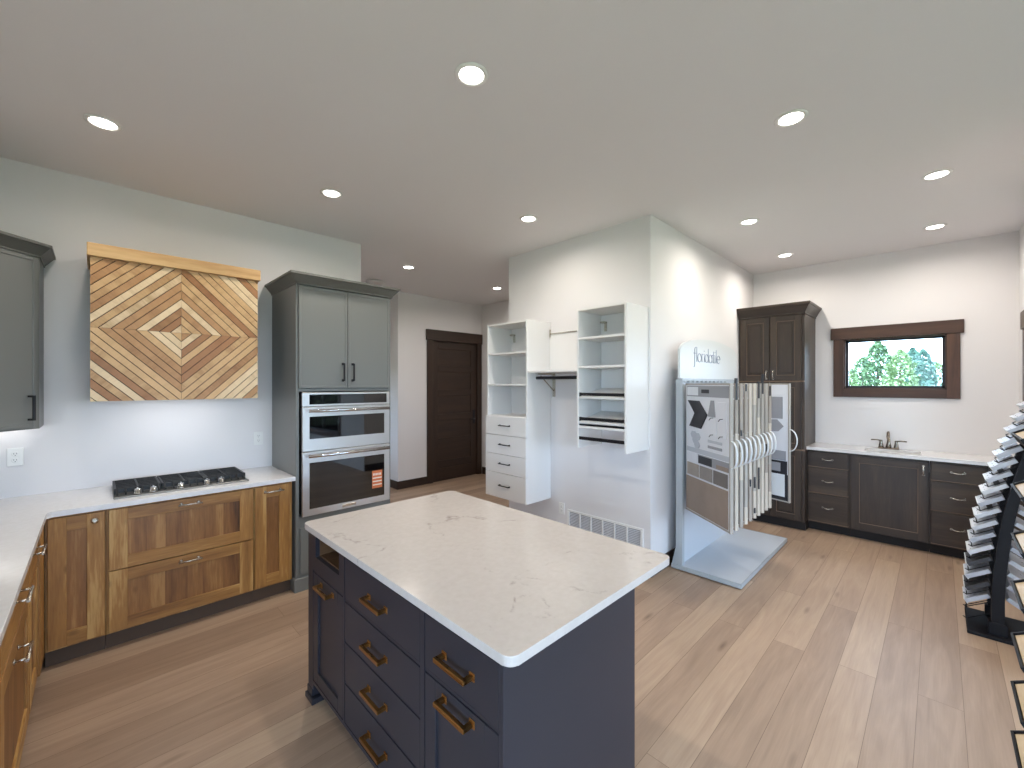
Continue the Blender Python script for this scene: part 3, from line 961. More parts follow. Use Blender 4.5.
# ---------------------------------------------------------------- outlets
def outlet(loc, rz, label, blank=False):
    t = thing('wall_outlet', label, 'outlet', loc, rz)
    bm = B(); box(bm, -0.036, 0.036, -0.006, 0.0, -0.058, 0.058, 0.002); obj('cover_plate', bm, M['white'], t)
    bm = B()
    for zz in (-0.02, 0.02):
        lathe(bm, [(0.0165, -0.006), (0.0165, -0.0075), (0.015, -0.008)], (0, 0, zz), 16, 0, 'Y')
        for sx in (-0.006, 0.006): box(bm, sx - 0.001, sx + 0.001, -0.0086, -0.0078, zz - 0.002, zz + 0.007, 0, 1)
        box(bm, -0.002, 0.002, -0.0086, -0.0078, zz - 0.011, zz - 0.007, 0, 1)
    obj('receptacle', bm, [M['white'], M['socket']], t)
    return t
outlet((-0.366, 4.2, 1.173), 0, 'white wall outlet under the corner wall cabinet')
outlet((1.02, 4.2, 1.17), 0, 'white wall outlet beside the tall oven cabinet')
outlet((3.37, 2.69, 0.385), -PI / 2, 'small white wall outlet beside the floor level air grille')

# ---------------------------------------------------------------- kitchen island
IX, IY0, IY1 = 0.80, 0.85, 2.335
t = thing('kitchen_island', 'navy blue kitchen island cabinet with brass handles in the middle of the room', 'kitchen island', (IX, (IY0 + IY1) / 2, 0), -PI / 2)
LY = lambda y: (IY0 + IY1) / 2 - y      # world y -> local x
hw = (IY1 - IY0) / 2
DPI = 0.715
bm = B()
# shell with an open niche at the top of the far column
nx0, nx1, nz0 = LY(2.235), LY(1.945), 0.762
box(bm, -hw, hw, 0.02, DPI, 0.10, nz0 - 0.002, 0.001)
box(bm, -hw, nx0, 0.02, DPI, nz0 - 0.002, 0.884)
box(bm, nx1, hw, 0.02, DPI, nz0 - 0.002, 0.884)
box(bm, nx0, nx1, 0.42, DPI, nz0 - 0.002, 0.884)
# face frame (inset fronts sit between)
fz = [(0.0, 0.105)]
cols = [(LY(2.27), LY(1.90)), (LY(1.885), LY(1.262)), (LY(1.236), LY(0.862))]
xs = [-hw, cols[0][0], cols[0][1], cols[1][0], cols[1][1], cols[2][0], cols[2][1], hw]
for i in (0, 2, 4, 6): box(bm, xs[i], xs[i + 1], 0.0, 0.021, 0.10, 0.884)
for (a, b_) in cols:
    box(bm, a, b_, 0.0, 0.021, 0.866, 0.884); box(bm, a, b_, 0.0, 0.021, 0.10, 0.118)
for (a, b_), zl in ((cols[0], [0.684]), (cols[1], [0.671, 0.489, 0.302]), (cols[2], [0.671])):
    for z in zl: box(bm, a, b_, 0.004, 0.021, z - 0.006, z + 0.006)
box(bm, cols[0][0], cols[0][1], 0.0, 0.021, 0.69, nz0)
box(bm, cols[0][0], nx0, 0.0, 0.021, nz0, 0.866); box(bm, nx1, cols[0][1], 0.0, 0.021, nz0, 0.866)
obj('carcass', bm, M['navy'], t)
bm = B(); box(bm, nx0 + 0.001, nx1 - 0.001, 0.30, 0.418, nz0, 0.883); box(bm, nx0 + 0.001, nx1 - 0.001, 0.022, 0.30, nz0 - 0.001, nz0 + 0.006)
box(bm, nx0 - 0.0005, nx0 + 0.005, 0.021, 0.30, nz0, 0.883); box(bm, nx1 - 0.005, nx1 + 0.0005, 0.021, 0.30, nz0, 0.883)
o = obj('open_niche', bm, M['niche'], t); o['label'] = 'open niche lined with brown wood'
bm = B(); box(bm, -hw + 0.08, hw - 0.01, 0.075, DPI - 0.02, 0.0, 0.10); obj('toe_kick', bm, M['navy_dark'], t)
# bracket foot at the far front corner, moulded
bm = B(); prism(bm, [(-hw - 0.012, -0.012), (-hw + 0.085, -0.012), (-hw + 0.085, 0.085), (-hw - 0.012, 0.085)], 0.0, 0.03, 0, 0.004)
prism(bm, [(-hw - 0.004, -0.004), (-hw + 0.06, -0.004), (-hw + 0.06, 0.06), (-hw - 0.004, 0.06)], 0.03, 0.07, 0, 0.004)
prism(bm, [(-hw, 0), (-hw + 0.07, 0), (-hw + 0.07, 0.07), (-hw, 0.07)], 0.07, 0.10)
obj('foot', bm, M['navy'], t)
bm = B(); prism(bm, [(hw - 0.085, -0.012), (hw - 0.0, -0.012), (hw - 0.0, 0.085), (hw - 0.085, 0.085)], 0.0, 0.03, 0, 0.004)
prism(bm, [(hw - 0.06, -0.004), (hw, -0.004), (hw, 0.06), (hw - 0.06, 0.06)], 0.03, 0.10)
obj('foot', bm, M['navy'], t)
bm = B(); box(bm, hw, hw + 0.006, 0.0, DPI, 0.0, 0.884, 0.001); obj('end_panel', bm, M['navy'], t)
NV = (M['navy'],) * 3
gp = 0.003
def pull(p, cx, cz): bar_pull(p, cx, cz, 0.001, 0.155, M['brass'], square=True, r=0.0075, proj=0.034, label='brass bar pull', name='pull')
a, b_ = cols[0]
p = shaker(t, 'door', a + gp, b_ - gp, 0.121, 0.675, 0.001, NV, stile=0.06, rail=0.06); pull(p, (a + b_) / 2, 0.645)
a, b_ = cols[1]
for z0, z1 in ((0.680, 0.863), (0.498, 0.662), (0.311, 0.480), (0.121, 0.293)):
    p = slab(t, 'drawer', a + gp, b_ - gp, z0, z1, 0.001, M['navy'], 0.019, 0.0012); pull(p, (a + b_) / 2, (z0 + z1) / 2)
a, b_ = cols[2]
p = slab(t, 'drawer', a + gp, b_ - gp, 0.680, 0.863, 0.001, M['navy'], 0.019, 0.0012); pull(p, (a + b_) / 2, 0.772)
p = shaker(t, 'door', a + gp, b_ - gp, 0.121, 0.662, 0.001, NV, stile=0.06, rail=0.06); pull(p, (a + b_) / 2, 0.632)

r = 0.032
x0, x1, y0, y1 = 0.782, 1.745, 0.798, 2.365
pts = arc(x1 - r, y1 - r, r, 0, 90) + arc(x0 + r, y1 - r, r, 90, 180) + arc(x0 + r, y0 + r, r, 180, 270) + arc(x1 - r, y0 + r, r, 270, 360)
bm = B(); prism(bm, pts, 0.8845, 0.914, 0, 0.003)
tag(obj('island_countertop', bm, M['quartz']), 'white speckled quartz slab on top of the navy island', 'countertop')

# ---------------------------------------------------------------- closet units on the closet wall (face -x)
CF = 3.008          # front plane
CD = 3.368 - CF     # depth
def closet_thing(name, label, cat, y, z, loc_x=CF, group=None):
    return thing(name, label, cat, (loc_x, y, z), -PI / 2, group)
yL0, yL1 = 2.834, 3.428
t = closet_thing('closet_tower', 'white floating closet tower with open shelves above four drawers', 'closet unit', (yL0 + yL1) / 2, 0.462)
hw2 = (yL1 - yL0) / 2
TH = 0.019
def zz(z): return z - 0.462
for s in (-1, 1):
    bm = B(); box(bm, s * hw2, s * (hw2 - TH), 0.0, CD, 0.0, zz(2.28), 0.001); obj('side_panel', bm, M['melamine'], t)
bm = B(); box(bm, -hw2 + TH, hw2 - TH, 0.0, CD, zz(2.26), zz(2.279), 0.001); obj('top_panel', bm, M['melamine'], t)
bm = B(); box(bm, -hw2 + TH, hw2 - TH, 0.0, CD, 0.001, 0.02, 0.001); obj('bottom_panel', bm, M['melamine'], t)
bm = B(); box(bm, -hw2 + TH, hw2 - TH, CD - 0.008, CD, 0.02, zz(2.26)); obj('back_panel', bm, M['melamine'], t)
for z in (1.952, 1.628, 1.296):
    bm = B(); box(bm, -hw2 + TH, hw2 - TH, 0.002, CD - 0.008, zz(z), zz(z) + TH, 0.001); obj('shelf', bm, M['melamine'], t)
bm = B(); box(bm, -hw2 + 0.03, -hw2 + 0.085, CD - 0.05, CD - 0.008, zz(2.185), zz(2.20), 0.003); box(bm, -hw2 + 0.065, -hw2 + 0.085, CD - 0.03, CD - 0.008, zz(2.11), zz(2.20), 0.003)
o = obj('hanging_bracket', bm, M['nickel'], t); o['label'] = 'grey metal hanging bracket'
for z0, z1 in ((1.117, 1.308), (0.918, 1.113), (0.724, 0.914), (0.466, 0.720)):
    p = slab(t, 'drawer', -hw2 + 0.001, hw2 - 0.001, zz(z0), zz(z1), -0.019, M['melamine'], 0.0185, 0.001)
    bar_pull(p, 0.0, zz((z0 + z1) / 2 + 0.005), -0.019, 0.15, M['black_metal'], square=True, r=0.005, proj=0.024, label='dark bar handle')

yR0, yR1 = 1.748, 2.236
t = closet_thing('shoe_shelf_unit', 'white floating closet unit with open shelves and black shoe rails', 'closet unit', (yR0 + yR1) / 2, 1.085)
hw3 = (yR1 - yR0) / 2
def zr(z): return z - 1.085
for s in (-1, 1):
    bm = B(); box(bm, s * hw3, s * (hw3 - TH), 0.0, CD, 0.0, zr(2.302), 0.001); obj('side_panel', bm, M['melamine'], t)
bm = B(); box(bm, -hw3 + TH, hw3 - TH, 0.0, CD, zr(2.282), zr(2.301), 0.001); obj('top_panel', bm, M['melamine'], t)
bm = B(); box(bm, -hw3 + TH, hw3 - TH, CD - 0.008, CD, zr(1.262), zr(2.282)); obj('back_panel', bm, M['melamine'], t)
for z in (2.032, 1.782):
    bm = B(); box(bm, -hw3 + TH, hw3 - TH, 0.002, CD - 0.008, zr(z), zr(z) + TH, 0.001); obj('shelf', bm, M['melamine'], t)
bm = B(); box(bm, -hw3 + 0.03, -hw3 + 0.085, CD - 0.05, CD - 0.008, zr(2.205), zr(2.22), 0.003); box(bm, -hw3 + 0.065, -hw3 + 0.085, CD - 0.03, CD - 0.008, zr(2.13), zr(2.22), 0.003)
o = obj('hanging_bracket', bm, M['nickel'], t); o['label'] = 'grey metal hanging bracket'
def sloped(bm, z, rise, y0=0.004, y1=None):
    y1 = CD - 0.01 if y1 is None else y1
    Mx = Matrix.Translation((0, (y0 + y1) / 2, z + rise / 2)) @ Matrix.Rotation(math.atan2(rise, y1 - y0), 4, 'X')
    obox(bm, Mx, 2 * (hw3 - TH) - 0.001, math.hypot(y1 - y0, rise), TH, 0.001)
for z, rise in ((1.525, 0.075), (1.312, 0.075), (1.272, 0.0)):
    bm = B(); sloped(bm, zr(z), rise)
    sh = obj('shelf', bm, M['melamine'], t)
    if rise:
        bm = B(); box(bm, -hw3 + TH + 0.004, hw3 - TH - 0.004, 0.010, 0.020, zr(z) + 0.018, zr(z) + 0.044, 0.002)
        for s in (-1, 1): box(bm, s * (hw3 - TH - 0.006) - 0.004, s * (hw3 - TH - 0.006) + 0.004, 0.008, 0.03, zr(z) + 0.006, zr(z) + 0.046)
        o = obj('shoe_rail', bm, M['black_metal'], sh); o['label'] = 'black metal shoe rail'
bm = B(); box(bm, -hw3 + TH, hw3 - TH, 0.010, 0.022, zr(1.284), zr(1.296), 0.002); o = obj('shoe_rail', bm, M['black_metal'], t); o['label'] = 'thin black rail'
bm = B(); box(bm, -hw3 + TH, hw3 - TH, 0.006, 0.018, zr(1.160), zr(1.188), 0.002); o = obj('shoe_rail', bm, M['black_metal'], t); o['label'] = 'black metal shoe rail'

yM0, yM1 = yR1 + 0.001, yL0 - 0.001
t = closet_thing('hanging_shelf', 'white closet shelf with a black hanging rod, bridging the two floating closet units', 'shelf', (yM0 + yM1) / 2, 1.755)
hm = (yM1 - yM0) / 2
bm = B(); box(bm, -hm, hm, 0.004, CD, 0.0, 0.019, 0.001); obj('shelf_board', bm, M['melamine'], t)
bm = B(); box(bm, -hm, hm, CD - 0.018, CD, 0.019, 0.42, 0.001); obj('backboard', bm, M['melamine'], t)
bm = B(); box(bm, -hm + 0.004, hm, CD - 0.026, CD - 0.018, 0.40, 0.412); box(bm, -hm + 0.004, -hm + 0.016, CD - 0.03, CD - 0.018, 0.37, 0.45)
o = obj('hanging_rail', bm, M['nickel'], t); o['label'] = 'thin metal hanging rail'
bm = B(); tube(bm, [(-hm, 0.14, -0.05), (hm, 0.14, -0.05)], 0.015, 14)
o = obj('closet_rod', bm, M['black_metal'], t); o['label'] = 'black round hanging rod'
bm = B(); box(bm, -hm + 0.03, -hm + 0.06, CD - 0.012, CD, -0.24, 0.0); box(bm, -hm + 0.036, -hm + 0.054, 0.12, CD, -0.016, 0.0)
tube(bm, [(-hm + 0.045, CD - 0.01, -0.18), (-hm + 0.045, 0.15, -0.03)], 0.006, 8)
o = obj('bracket', bm, M['nickel'], t); o['label'] = 'grey metal shelf bracket'

# floor level return air grille
t = closet_thing('air_vent', 'wide white return air grille low on the closet wall', 'vent', 2.205, 0.185, 3.37)
bm = B(); box(bm, -0.385, 0.385, -0.002, 0.0, 0.015, 0.19); obj('backing', bm, M['vent_in'], t)
bm = B()
box(bm, -0.41, 0.41, -0.010, 0, 0.0, 0.022, 0.002); box(bm, -0.41, 0.41, -0.010, 0, 0.188, 0.21, 0.002)
box(bm, -0.41, -0.385, -0.010, 0, 0.022, 0.188, 0.002); box(bm, 0.385, 0.41, -0.010, 0, 0.022, 0.188, 0.002)
for i in range(1, 6):
    xx = -0.385 + 0.77 * i / 6
    box(bm, xx - 0.007, xx + 0.007, -0.010, 0, 0.022, 0.188, 0.001)
obj('frame', bm, M['white'], t)
bm = B()
for i in range(11):
    z = 0.028 + i * 0.0148
    obox(bm, Matrix.Translation((0, -0.005, z)) @ Matrix.Rotation(math.radians(40), 4, 'X'), 0.77, 0.010, 0.003)
obj('louvers', bm, M['louver'], t)

# ---------------------------------------------------------------- pantry and sink run (face -x, door fronts at x=5.72)
SF = 5.72
DK = (M['dark_v'], M['dark_h'], M['dark_v'])
ED = M['dark_edge']
def sink_thing(name, label, cat, y0, y1, z=0.0, front=SF):
    return thing(name, label, cat, (front, (y0 + y1) / 2, z), -PI / 2), (y1 - y0) / 2
t, w = sink_thing('pantry_cabinet', 'tall dark stained pantry cabinet with crown, in the corner behind the tile rack', 'cabinet', 1.052, 1.726, 0.0, 5.60)
bm = B(); box(bm, -w, w, 0.02, 0.598, 0.10, 2.43, 0.001)
obj('carcass', bm, M['dark_v'], t)
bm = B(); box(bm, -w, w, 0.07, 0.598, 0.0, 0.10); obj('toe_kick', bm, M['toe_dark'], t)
for z0, z1, lab, hz in ((1.685, 2.425, 'upper', 1.75), (0.915, 1.665, 'mid', 1.0), (0.115, 0.895, 'low', 0.83)):
    for s in (-1, 1):
        x0, x1 = (-w + 0.03, -0.004) if s < 0 else (0.004, w - 0.03)
        dr = shaker(t, 'door', x0, x1, z0, z1, 0.0, DK, stile=0.06, rail=0.06, recess=0.010, raised=True, edge=ED)
        if lab == 'upper': arch_pull(dr, s * 0.035, hz, 0.0, 0.09, M['nickel'], True, 'satin nickel pull')
for z in (1.675, 0.905):
    bm = B(); box(bm, -w, w, 0.012, 0.021, z - 0.008, z + 0.008); obj('rail', bm, M['dark_edge'], t)
bm = B(); crown_loop(bm, [(-w, 0.0), (w, 0.0), (w, 0.598)], 2.43, 2.555, 0.062)
box(bm, -w, w, 0.0, 0.598, 2.4302, 2.54)
obj('crown', bm, M['dark_h'], t)

def drawer_base(label, y0, y1):
    t, w = sink_thing('base_cabinet', label, 'cabinet', y0, y1)
    carcass(t, -w, w, 0.02, 0.478, 0, 0.908, M['dark_v'], toe_mat=M['toe_dark'])
    for z0, z1, hz in ((0.725, 0.890, 0.815), (0.437, 0.712, 0.575), (0.118, 0.425, 0.283)):
        dr = slab(t, 'drawer', -w + 0.012, w - 0.012, z0, z1, 0, M['dark_h'], 0.02, 0.003, edge=ED)
        arch_pull(dr, 0, hz, 0, 0.085, M['nickel'], False, 'satin nickel pull')
    return t
drawer_base('dark stained three drawer base cabinet beside the pantry', 0.672, 1.050)
t, w = sink_thing('base_cabinet', 'dark stained sink base cabinet with one wide door', 'cabinet', 0.068, 0.670)
carcass(t, -w, w, 0.02, 0.478, 0, 0.72, M['dark_v'], toe_mat=M['toe_dark'])
bm = B(); box(bm, -w, w, 0.02, 0.038, 0.72, 0.908); obj('front_rail', bm, M['dark_h'], t)
dr = shaker(t, 'door', -w + 0.012, w - 0.012, 0.118, 0.880, 0, DK, stile=0.065, rail=0.065, recess=0.013, raised=False, edge=ED)
arch_pull(dr, w - 0.040, 0.805, 0, 0.085, M['nickel'], True, 'satin nickel pull')
drawer_base('dark stained three drawer base cabinet near the leaning black sample rack', -0.312, 0.066)
t, w = sink_thing('base_cabinet', 'dark stained corner panel closing the sink run against the wall', 'cabinet', -0.528, -0.314)
carcass(t, -w, w, 0.02, 0.478, 0, 0.908, M['dark_v'], toe_mat=M['toe_dark'])
shaker(t, 'front_panel', -w + 0.012, w - 0.012, 0.118, 0.880, 0, DK, stile=0.05, rail=0.06, recess=0.010)

# counter with a cut-out for the undermount sink
bm = B()
cx0, cx1, cy0, cy1 = 5.70, 6.198, -0.528, 1.051
hx0, hx1, hy0, hy1 = 5.805, 6.065, 0.13, 0.565
for (a, b_, c_, d_) in ((cx0, hx0, cy0, cy1), (hx1, cx1, cy0, cy1), (hx0, hx1, cy0, hy0), (hx0, hx1, hy1, cy1)):
    box(bm, a, b_, c_, d_, 0.909, 0.942)
tag(obj('sink_countertop', bm, M['quartz2']), 'white quartz worktop with sink below the small window', 'countertop')
bm = B()
box(bm, hx0 - 0.012, hx1 + 0.012, hy0 - 0.012, hy1 + 0.012, 0.745, 0.755)
box(bm, hx0 - 0.012, hx0 + 0.002, hy0 - 0.012, hy1 + 0.012, 0.755, 0.908); box(bm, hx1 - 0.002, hx1 + 0.012, hy0 - 0.012, hy1 + 0.012, 0.755, 0.908)
box(bm, hx0, hx1, hy0 - 0.012, hy0 + 0.002, 0.755, 0.908); box(bm, hx0, hx1, hy1 - 0.002, hy1 + 0.012, 0.755, 0.908)
t = thing('sink', 'white undermount sink set into the worktop below the faucet', 'sink', ((hx0 + hx1) / 2, (hy0 + hy1) / 2, 0.745))
obj('basin', bm, M['porcelain'], t, world=True)
bm = B(); lathe(bm, [(0.022, 0.755), (0.022, 0.757), (0.014, 0.758)], ((hx0 + hx1) / 2, (hy0 + hy1) / 2, 0), 16); obj('drain', bm, M['nickel'], t, world=True)

t = thing('faucet', 'two handle metal faucet behind the sink', 'faucet', (6.115, 0.385, 0.942), -PI / 2)
bm = B(); box(bm, -0.085, 0.085, -0.028, 0.028, 0.0005, 0.016, 0.006); obj('base_plate', bm, M['faucet'], t)
bm = B()
lathe(bm, [(0.026, 0.012), (0.022, 0.04), (0.015, 0.07), (0.013, 0.12)], (0, 0, 0), 18)
tube(bm, [(0, 0, 0.10), (0, -0.005, 0.155), (0, -0.035, 0.185), (0, -0.075, 0.178), (0, -0.10, 0.145), (0, -0.105, 0.125)], 0.012, 12)
obj('spout', bm, M['faucet'], t)
for s in (-1, 1):
    bm = B()
    lathe(bm, [(0.024, 0.012), (0.021, 0.03), (0.013, 0.07), (0.014, 0.088), (0.009, 0.094)], (s * 0.062, 0, 0), 16)
    tube(bm, [(s * 0.062, 0, 0.086), (s * 0.10, -0.004, 0.092), (s * 0.145, -0.008, 0.090)], 0.0065, 8)
    obj('handle', bm, M['faucet'], t)

# ---------------------------------------------------------------- tile sample rack against the nook wall
t = thing('tile_display_rack', 'grey tile display rack with hinged sample panels and lettered white header against the wall', 'display rack', (4.375, 1.40, 0))
RX0, RX1 = 3.665, 5.105
bm = B()
for px in (3.70, 5.05):
    for py in (1.15, 1.62): lathe(bm, [(0.018, 0.0), (0.018, 0.008), (0.012, 0.012)], (px, py, 0), 12)
obj('foot', bm, M['black_metal'], t, world=True)
bm = B()
box(bm, RX0, RX1, 1.112, 1.68, 0.012, 0.045, 0.004, 0)
bp = obj('base_plate', bm, M['rack_base'], t, world=True)
bm = B()
for (a, b_) in ((RX0 - 0.003, RX0 + 0.006), (RX1 - 0.006, RX1 + 0.003)): box(bm, a, b_, 1.108, 1.684, 0.010, 0.047, 0.001)
box(bm, RX0, RX1, 1.107, 1.115, 0.010, 0.047, 0.001)
obj('edge_strip', bm, M['rack_grey'], bp, world=True)
for px in (3.69, 5.06):
    bm = B(); box(bm, px - 0.022, px + 0.022, 1.585, 1.645, 0.045, 1.69, 0.003)
    # triangular foot gusset
    vs = []
    for xx in (px - 0.02, px + 0.02):
        vs.append([bm.verts.new((xx, yy, z)) for yy, z in ((1.645, 0.045), (1.645, 0.20), (1.68, 0.045))])
    bm.faces.new(vs[0]); bm.faces.new(vs[1][::-1])
    for i in range(3): bm.faces.new([vs[0][i], vs[0][(i + 1) % 3], vs[1][(i + 1) % 3], vs[1][i]])
    for z in (0.5, 1.0, 1.45): lathe(bm, [(0.007, 0), (0.006, -0.004)], (px, 1.585, z), 10, 0, 'Y')
    obj('post', bm, M['rack_grey'], t, world=True)
bm = B(); box(bm, 3.712, 5.038, 1.60, 1.645, 1.655, 1.695, 0.003)
for i in range(11):
    xx = 3.70 + 0.1028 * i
    box(bm, xx - 0.006, xx + 0.006, 1.575, 1.60, 1.658, 1.675)
obj('top_rail', bm, M['rack_grey'], t, world=True)
bm = B(); box(bm, 3.712, 5.038, 1.61, 1.625, 0.045, 1.655); obj('back_panel', bm, M['rack_base'], t, world=True)
bm = B()
pts = [(3.668, 1.696), (5.15, 1.696), (5.15, 1.955)] + [(4.409 + 0.735 * math.cos(a), 1.955 + 0.125 * math.sin(a)) for a in [PI * i / 12 for i in range(0, 13)]] + [(3.668, 1.955)]
xzprism(bm, pts, 1.605, 1.625)
hd = obj('header_sign', bm, M['rack_white'], t, world=True)
# lettering in thin rounded strokes
def circ(cx, cz, r, a0=0, a1=360, n=12, sx=1.0):
    return [(cx + sx * r * math.cos(math.radians(a0 + (a1 - a0) * i / n)), cz + r * math.sin(math.radians(a0 + (a1 - a0) * i / n))) for i in range(n + 1)]
GL = {
    'f': (0.62, [[(0.72, 1.72)] + circ(0.62, 1.38, 0.32, 100, 180, 5) + [(0.30, 0.0), (0.28, -0.45), (0.12, -0.62)], [(0.05, 0.98), (0.62, 0.98)]]),
    'l': (0.36, [[(0.18, 0.0), (0.18, 1.7)]]),
    'o': (0.98, [circ(0.48, 0.5, 0.5, sx=0.86)]),
    'r': (0.55, [[(0.12, 0.0), (0.12, 1.0)], [(0.12, 0.55)] + circ(0.42, 0.62, 0.34, 150, 80, 4)]),
    'i': (0.32, [[(0.15, 0.0), (0.15, 1.0)], [(0.15, 1.32), (0.15, 1.40)]]),
    'd': (1.02, [circ(0.45, 0.5, 0.5, sx=0.86), [(0.88, 0.0), (0.88, 1.7)]]),
    'a': (1.00, [circ(0.45, 0.5, 0.5, sx=0.86), [(0.88, 0.0), (0.88, 1.0)]]),
    't': (0.55, [[(0.25, 1.45), (0.25, 0.15), (0.45, 0.0)], [(0.02, 0.98), (0.52, 0.98)]]),
    'e': (0.95, [[(0.06, 0.5), (0.9, 0.5)] + circ(0.48, 0.5, 0.5, 0, 315, 12, sx=0.86)]),
}
def write(text, x, z, size, y, r, parent, wide=1.0):
    bm = B()
    tot = sum(GL[c][0] for c in text) * size * wide
    x -= tot / 2
    for c in text:
        adv, strokes = GL[c]
        for st_ in strokes:
            tube(bm, [(x + p[0] * size * wide, y, z + p[1] * size) for p in st_], r, 6)
        x += adv * size * wide
    return obj('lettering', bm, M['letter'], parent, world=True)
write('floridatile', 4.29, 1.855, 0.080, 1.603, 0.0036, hd, 1.2)

# hinged panels: local x from the hinge outwards, visible face at y<0
PANEL_L, PZ0, PZ1 = 0.635, 0.545, 1.65
tile_cols = [rgb(196, 186, 174), rgb(170, 158, 146), rgb(150, 142, 136), rgb(208, 200, 190), rgb(120, 112, 106), rgb(182, 174, 168), rgb(214, 208, 200), rgb(140, 126, 96), rgb(90, 84, 82), rgb(160, 150, 140)]
TM = [paint('ceramic_tile_%s' % n, c, 0.45, var=0.25, bscale=14) for n, c in zip(('sand', 'taupe', 'fog', 'cream', 'umber', 'ash', 'bone', 'olive', 'slate', 'clay'), tile_cols)]
M['pan_white'] = paint('printed_white_panel', rgb(222, 222, 226), 0.5)
M['pan_grey'] = paint('printed_grey_band', rgb(150, 150, 154), 0.5)
M['pan_frame'] = paint('grey_panel_frame', rgb(170, 162, 152), 0.45, metal=0.2)
M['tile_black'] = paint('black_chevron_tile', rgb(40, 38, 42), 0.4, var=0.3, bscale=20)
M['tile_taupe'] = paint('taupe_tile', rgb(158, 140, 126), 0.5, var=0.2, bscale=9)
M['pan_beige'] = paint('beige_panel_edge', rgb(204, 192, 176), 0.5, var=0.15, bscale=20)
M['tile_lines'] = paint('pale_grey_print', rgb(186, 188, 194), 0.5)
def sample_panel(hx, hy, ang, style, seed):
    rnd = random.Random(seed)
    p = bpy.data.objects.new('sample_panel', None)
    L_ = PANEL_L
    bm = B()
    box(bm, 0.0, L_, -0.006, 0.006, PZ0, PZ1, 0.0015, 0)
    for z in (PZ0, PZ1 - 0.012): box(bm, 0.0, L_, -0.010, 0.010, z, z + 0.012, 0.001, 1)
    zc = PZ0
    while zc < PZ1 - 0.01:
        zn = min(PZ1, zc + rnd.uniform(0.12, 0.5))
        box(bm, L_ - 0.010, L_ + 0.002, -0.013, 0.013, zc, zn, 0.0008, rnd.choice((1, 2, 2, 2, 3)) if style == 'plain' else 1)
        if style == 'plain' and rnd.random() < 0.4:
            zd = rnd.uniform(zc, zn - 0.08); box(bm, L_ - 0.012, L_ + 0.004, -0.011, 0.006, zd, zd + rnd.uniform(0.04, 0.2), 0.0008, 4)
        zc = zn
    p = obj('sample_panel', bm, [M['pan_white'], M['pan_frame'], M['pan_beige'], TM[1], M['tile_black']], t)
    tl = wpos(t).inverted() @ Vector((hx, hy, 0))
    p.location = tl
    p.rotation_euler = (0, 0, ang)
    # loop handle on the free edge
    bm = B()
    pts = [(L_ + 0.0, 0, 1.225)] + [(L_ + 0.065 * math.sin(PI * i / 12), 0, 1.125 + 0.10 * math.cos(PI * i / 12)) for i in range(1, 12)] + [(L_ + 0.0, 0, 1.025)]
    for i in range(len(pts) - 1):
        a, b_ = Vector(pts[i]), Vector(pts[i + 1])
        mid = (a + b_) / 2; d_ = b_ - a
        obox(bm, Matrix.Translation(mid) @ Matrix.Rotation(-math.atan2(d_.z, d_.x), 4, 'Y'), d_.length + 0.003, 0.013, 0.005)
    o = obj('loop_handle', bm, M['rack_white'], p); o['label'] = 'white loop handle'
    def tile(name, x0, x1, z0, z1, mat, th=0.006):
        bmx = B(); box(bmx, x0, x1, -0.006 - th, -0.006, z0, z1, 0.001)
        return obj(name, bmx, mat, p)
    tile('label_strip', 0.02, L_ - 0.02, PZ1 - 0.11, PZ1 - 0.02, M['pan_grey'] if style != 'last' else M['pan_white'], 0.003)
    if style == 'first':
        K = 0.70
        bmx = B(); box(bmx, 0.03, 0.20, -0.0105, -0.009, PZ1 - 0.10, PZ1 - 0.03); obj('label_card', bmx, M['pan_white'], p)
        bmx = B(); box(bmx, 0.25, 0.36, -0.0105, -0.009, PZ1 - 0.08, PZ1 - 0.05); obj('label_mark', bmx, M['tile_black'], p)
        z_t = PZ1 - 0.125
        bmx = B(); xzprism(bmx, [(0.045, z_t - 0.02), (0.215, z_t - 0.02), (0.335, z_t - 0.185 * K), (0.245, z_t - 0.355 * K), (0.07, z_t - 0.34 * K), (0.155, z_t - 0.18 * K)], -0.016, -0.006)
        o = obj('chevron_tile', bmx, M['tile_black'], p); o['label'] = 'black chevron shaped tile'
        bmx = B()
        for cx, cz in ((0.13, z_t - 0.44 * K), (0.195, z_t - 0.455 * K), (0.155, z_t - 0.50 * K), (0.185, z_t - 0.555 * K)):
            xzprism(bmx, [(cx + 0.042 * math.cos(PI / 3 * i), cz + 0.034 * math.sin(PI / 3 * i)) for i in range(6)], -0.013, -0.006)
        obj('hexagon_tile', bmx, M['tile_lines'], p)
        bmx = B(); xzprism(bmx, [(0.345, z_t - 0.20 * K), (0.445, z_t - 0.20 * K), (0.425, z_t - 0.01), (0.385, z_t - 0.01)], -0.012, -0.006); obj('trim_piece', bmx, M['pan_grey'], p)
        for x0, x1, z0, z1 in ((0.345, 0.46, z_t - 0.42 * K, z_t - 0.22 * K), (0.475, 0.59, z_t - 0.42 * K, z_t - 0.02)):
            bmx = B(); box(bmx, x0, x1, -0.011, -0.006, z0, z1, 0.001); obj('trim_piece', bmx, M['pan_white'], p)
        for z0, mt in ((z_t - 0.495 * K, M['tile_lines']), (z_t - 0.56 * K, M['pan_grey'])):
            bmx = B(); box(bmx, 0.345, 0.53, -0.012, -0.006, z0, z0 + 0.022, 0.001); obj('trim_piece', bmx, mt, p)
        bmx = B()
        for x0 in (0.365, 0.49):
            for z0 in (z_t - 0.24 * K, z_t - 0.43 * K): tube(bmx, [(x0, -0.013, z0), (x0 + 0.02, -0.013, z0 + 0.018), (x0 + 0.055, -0.013, z0 + 0.022)], 0.003, 6)
        obj('trim_profile', bmx, M['socket'], p)
        zb = z_t - 0.605 * K
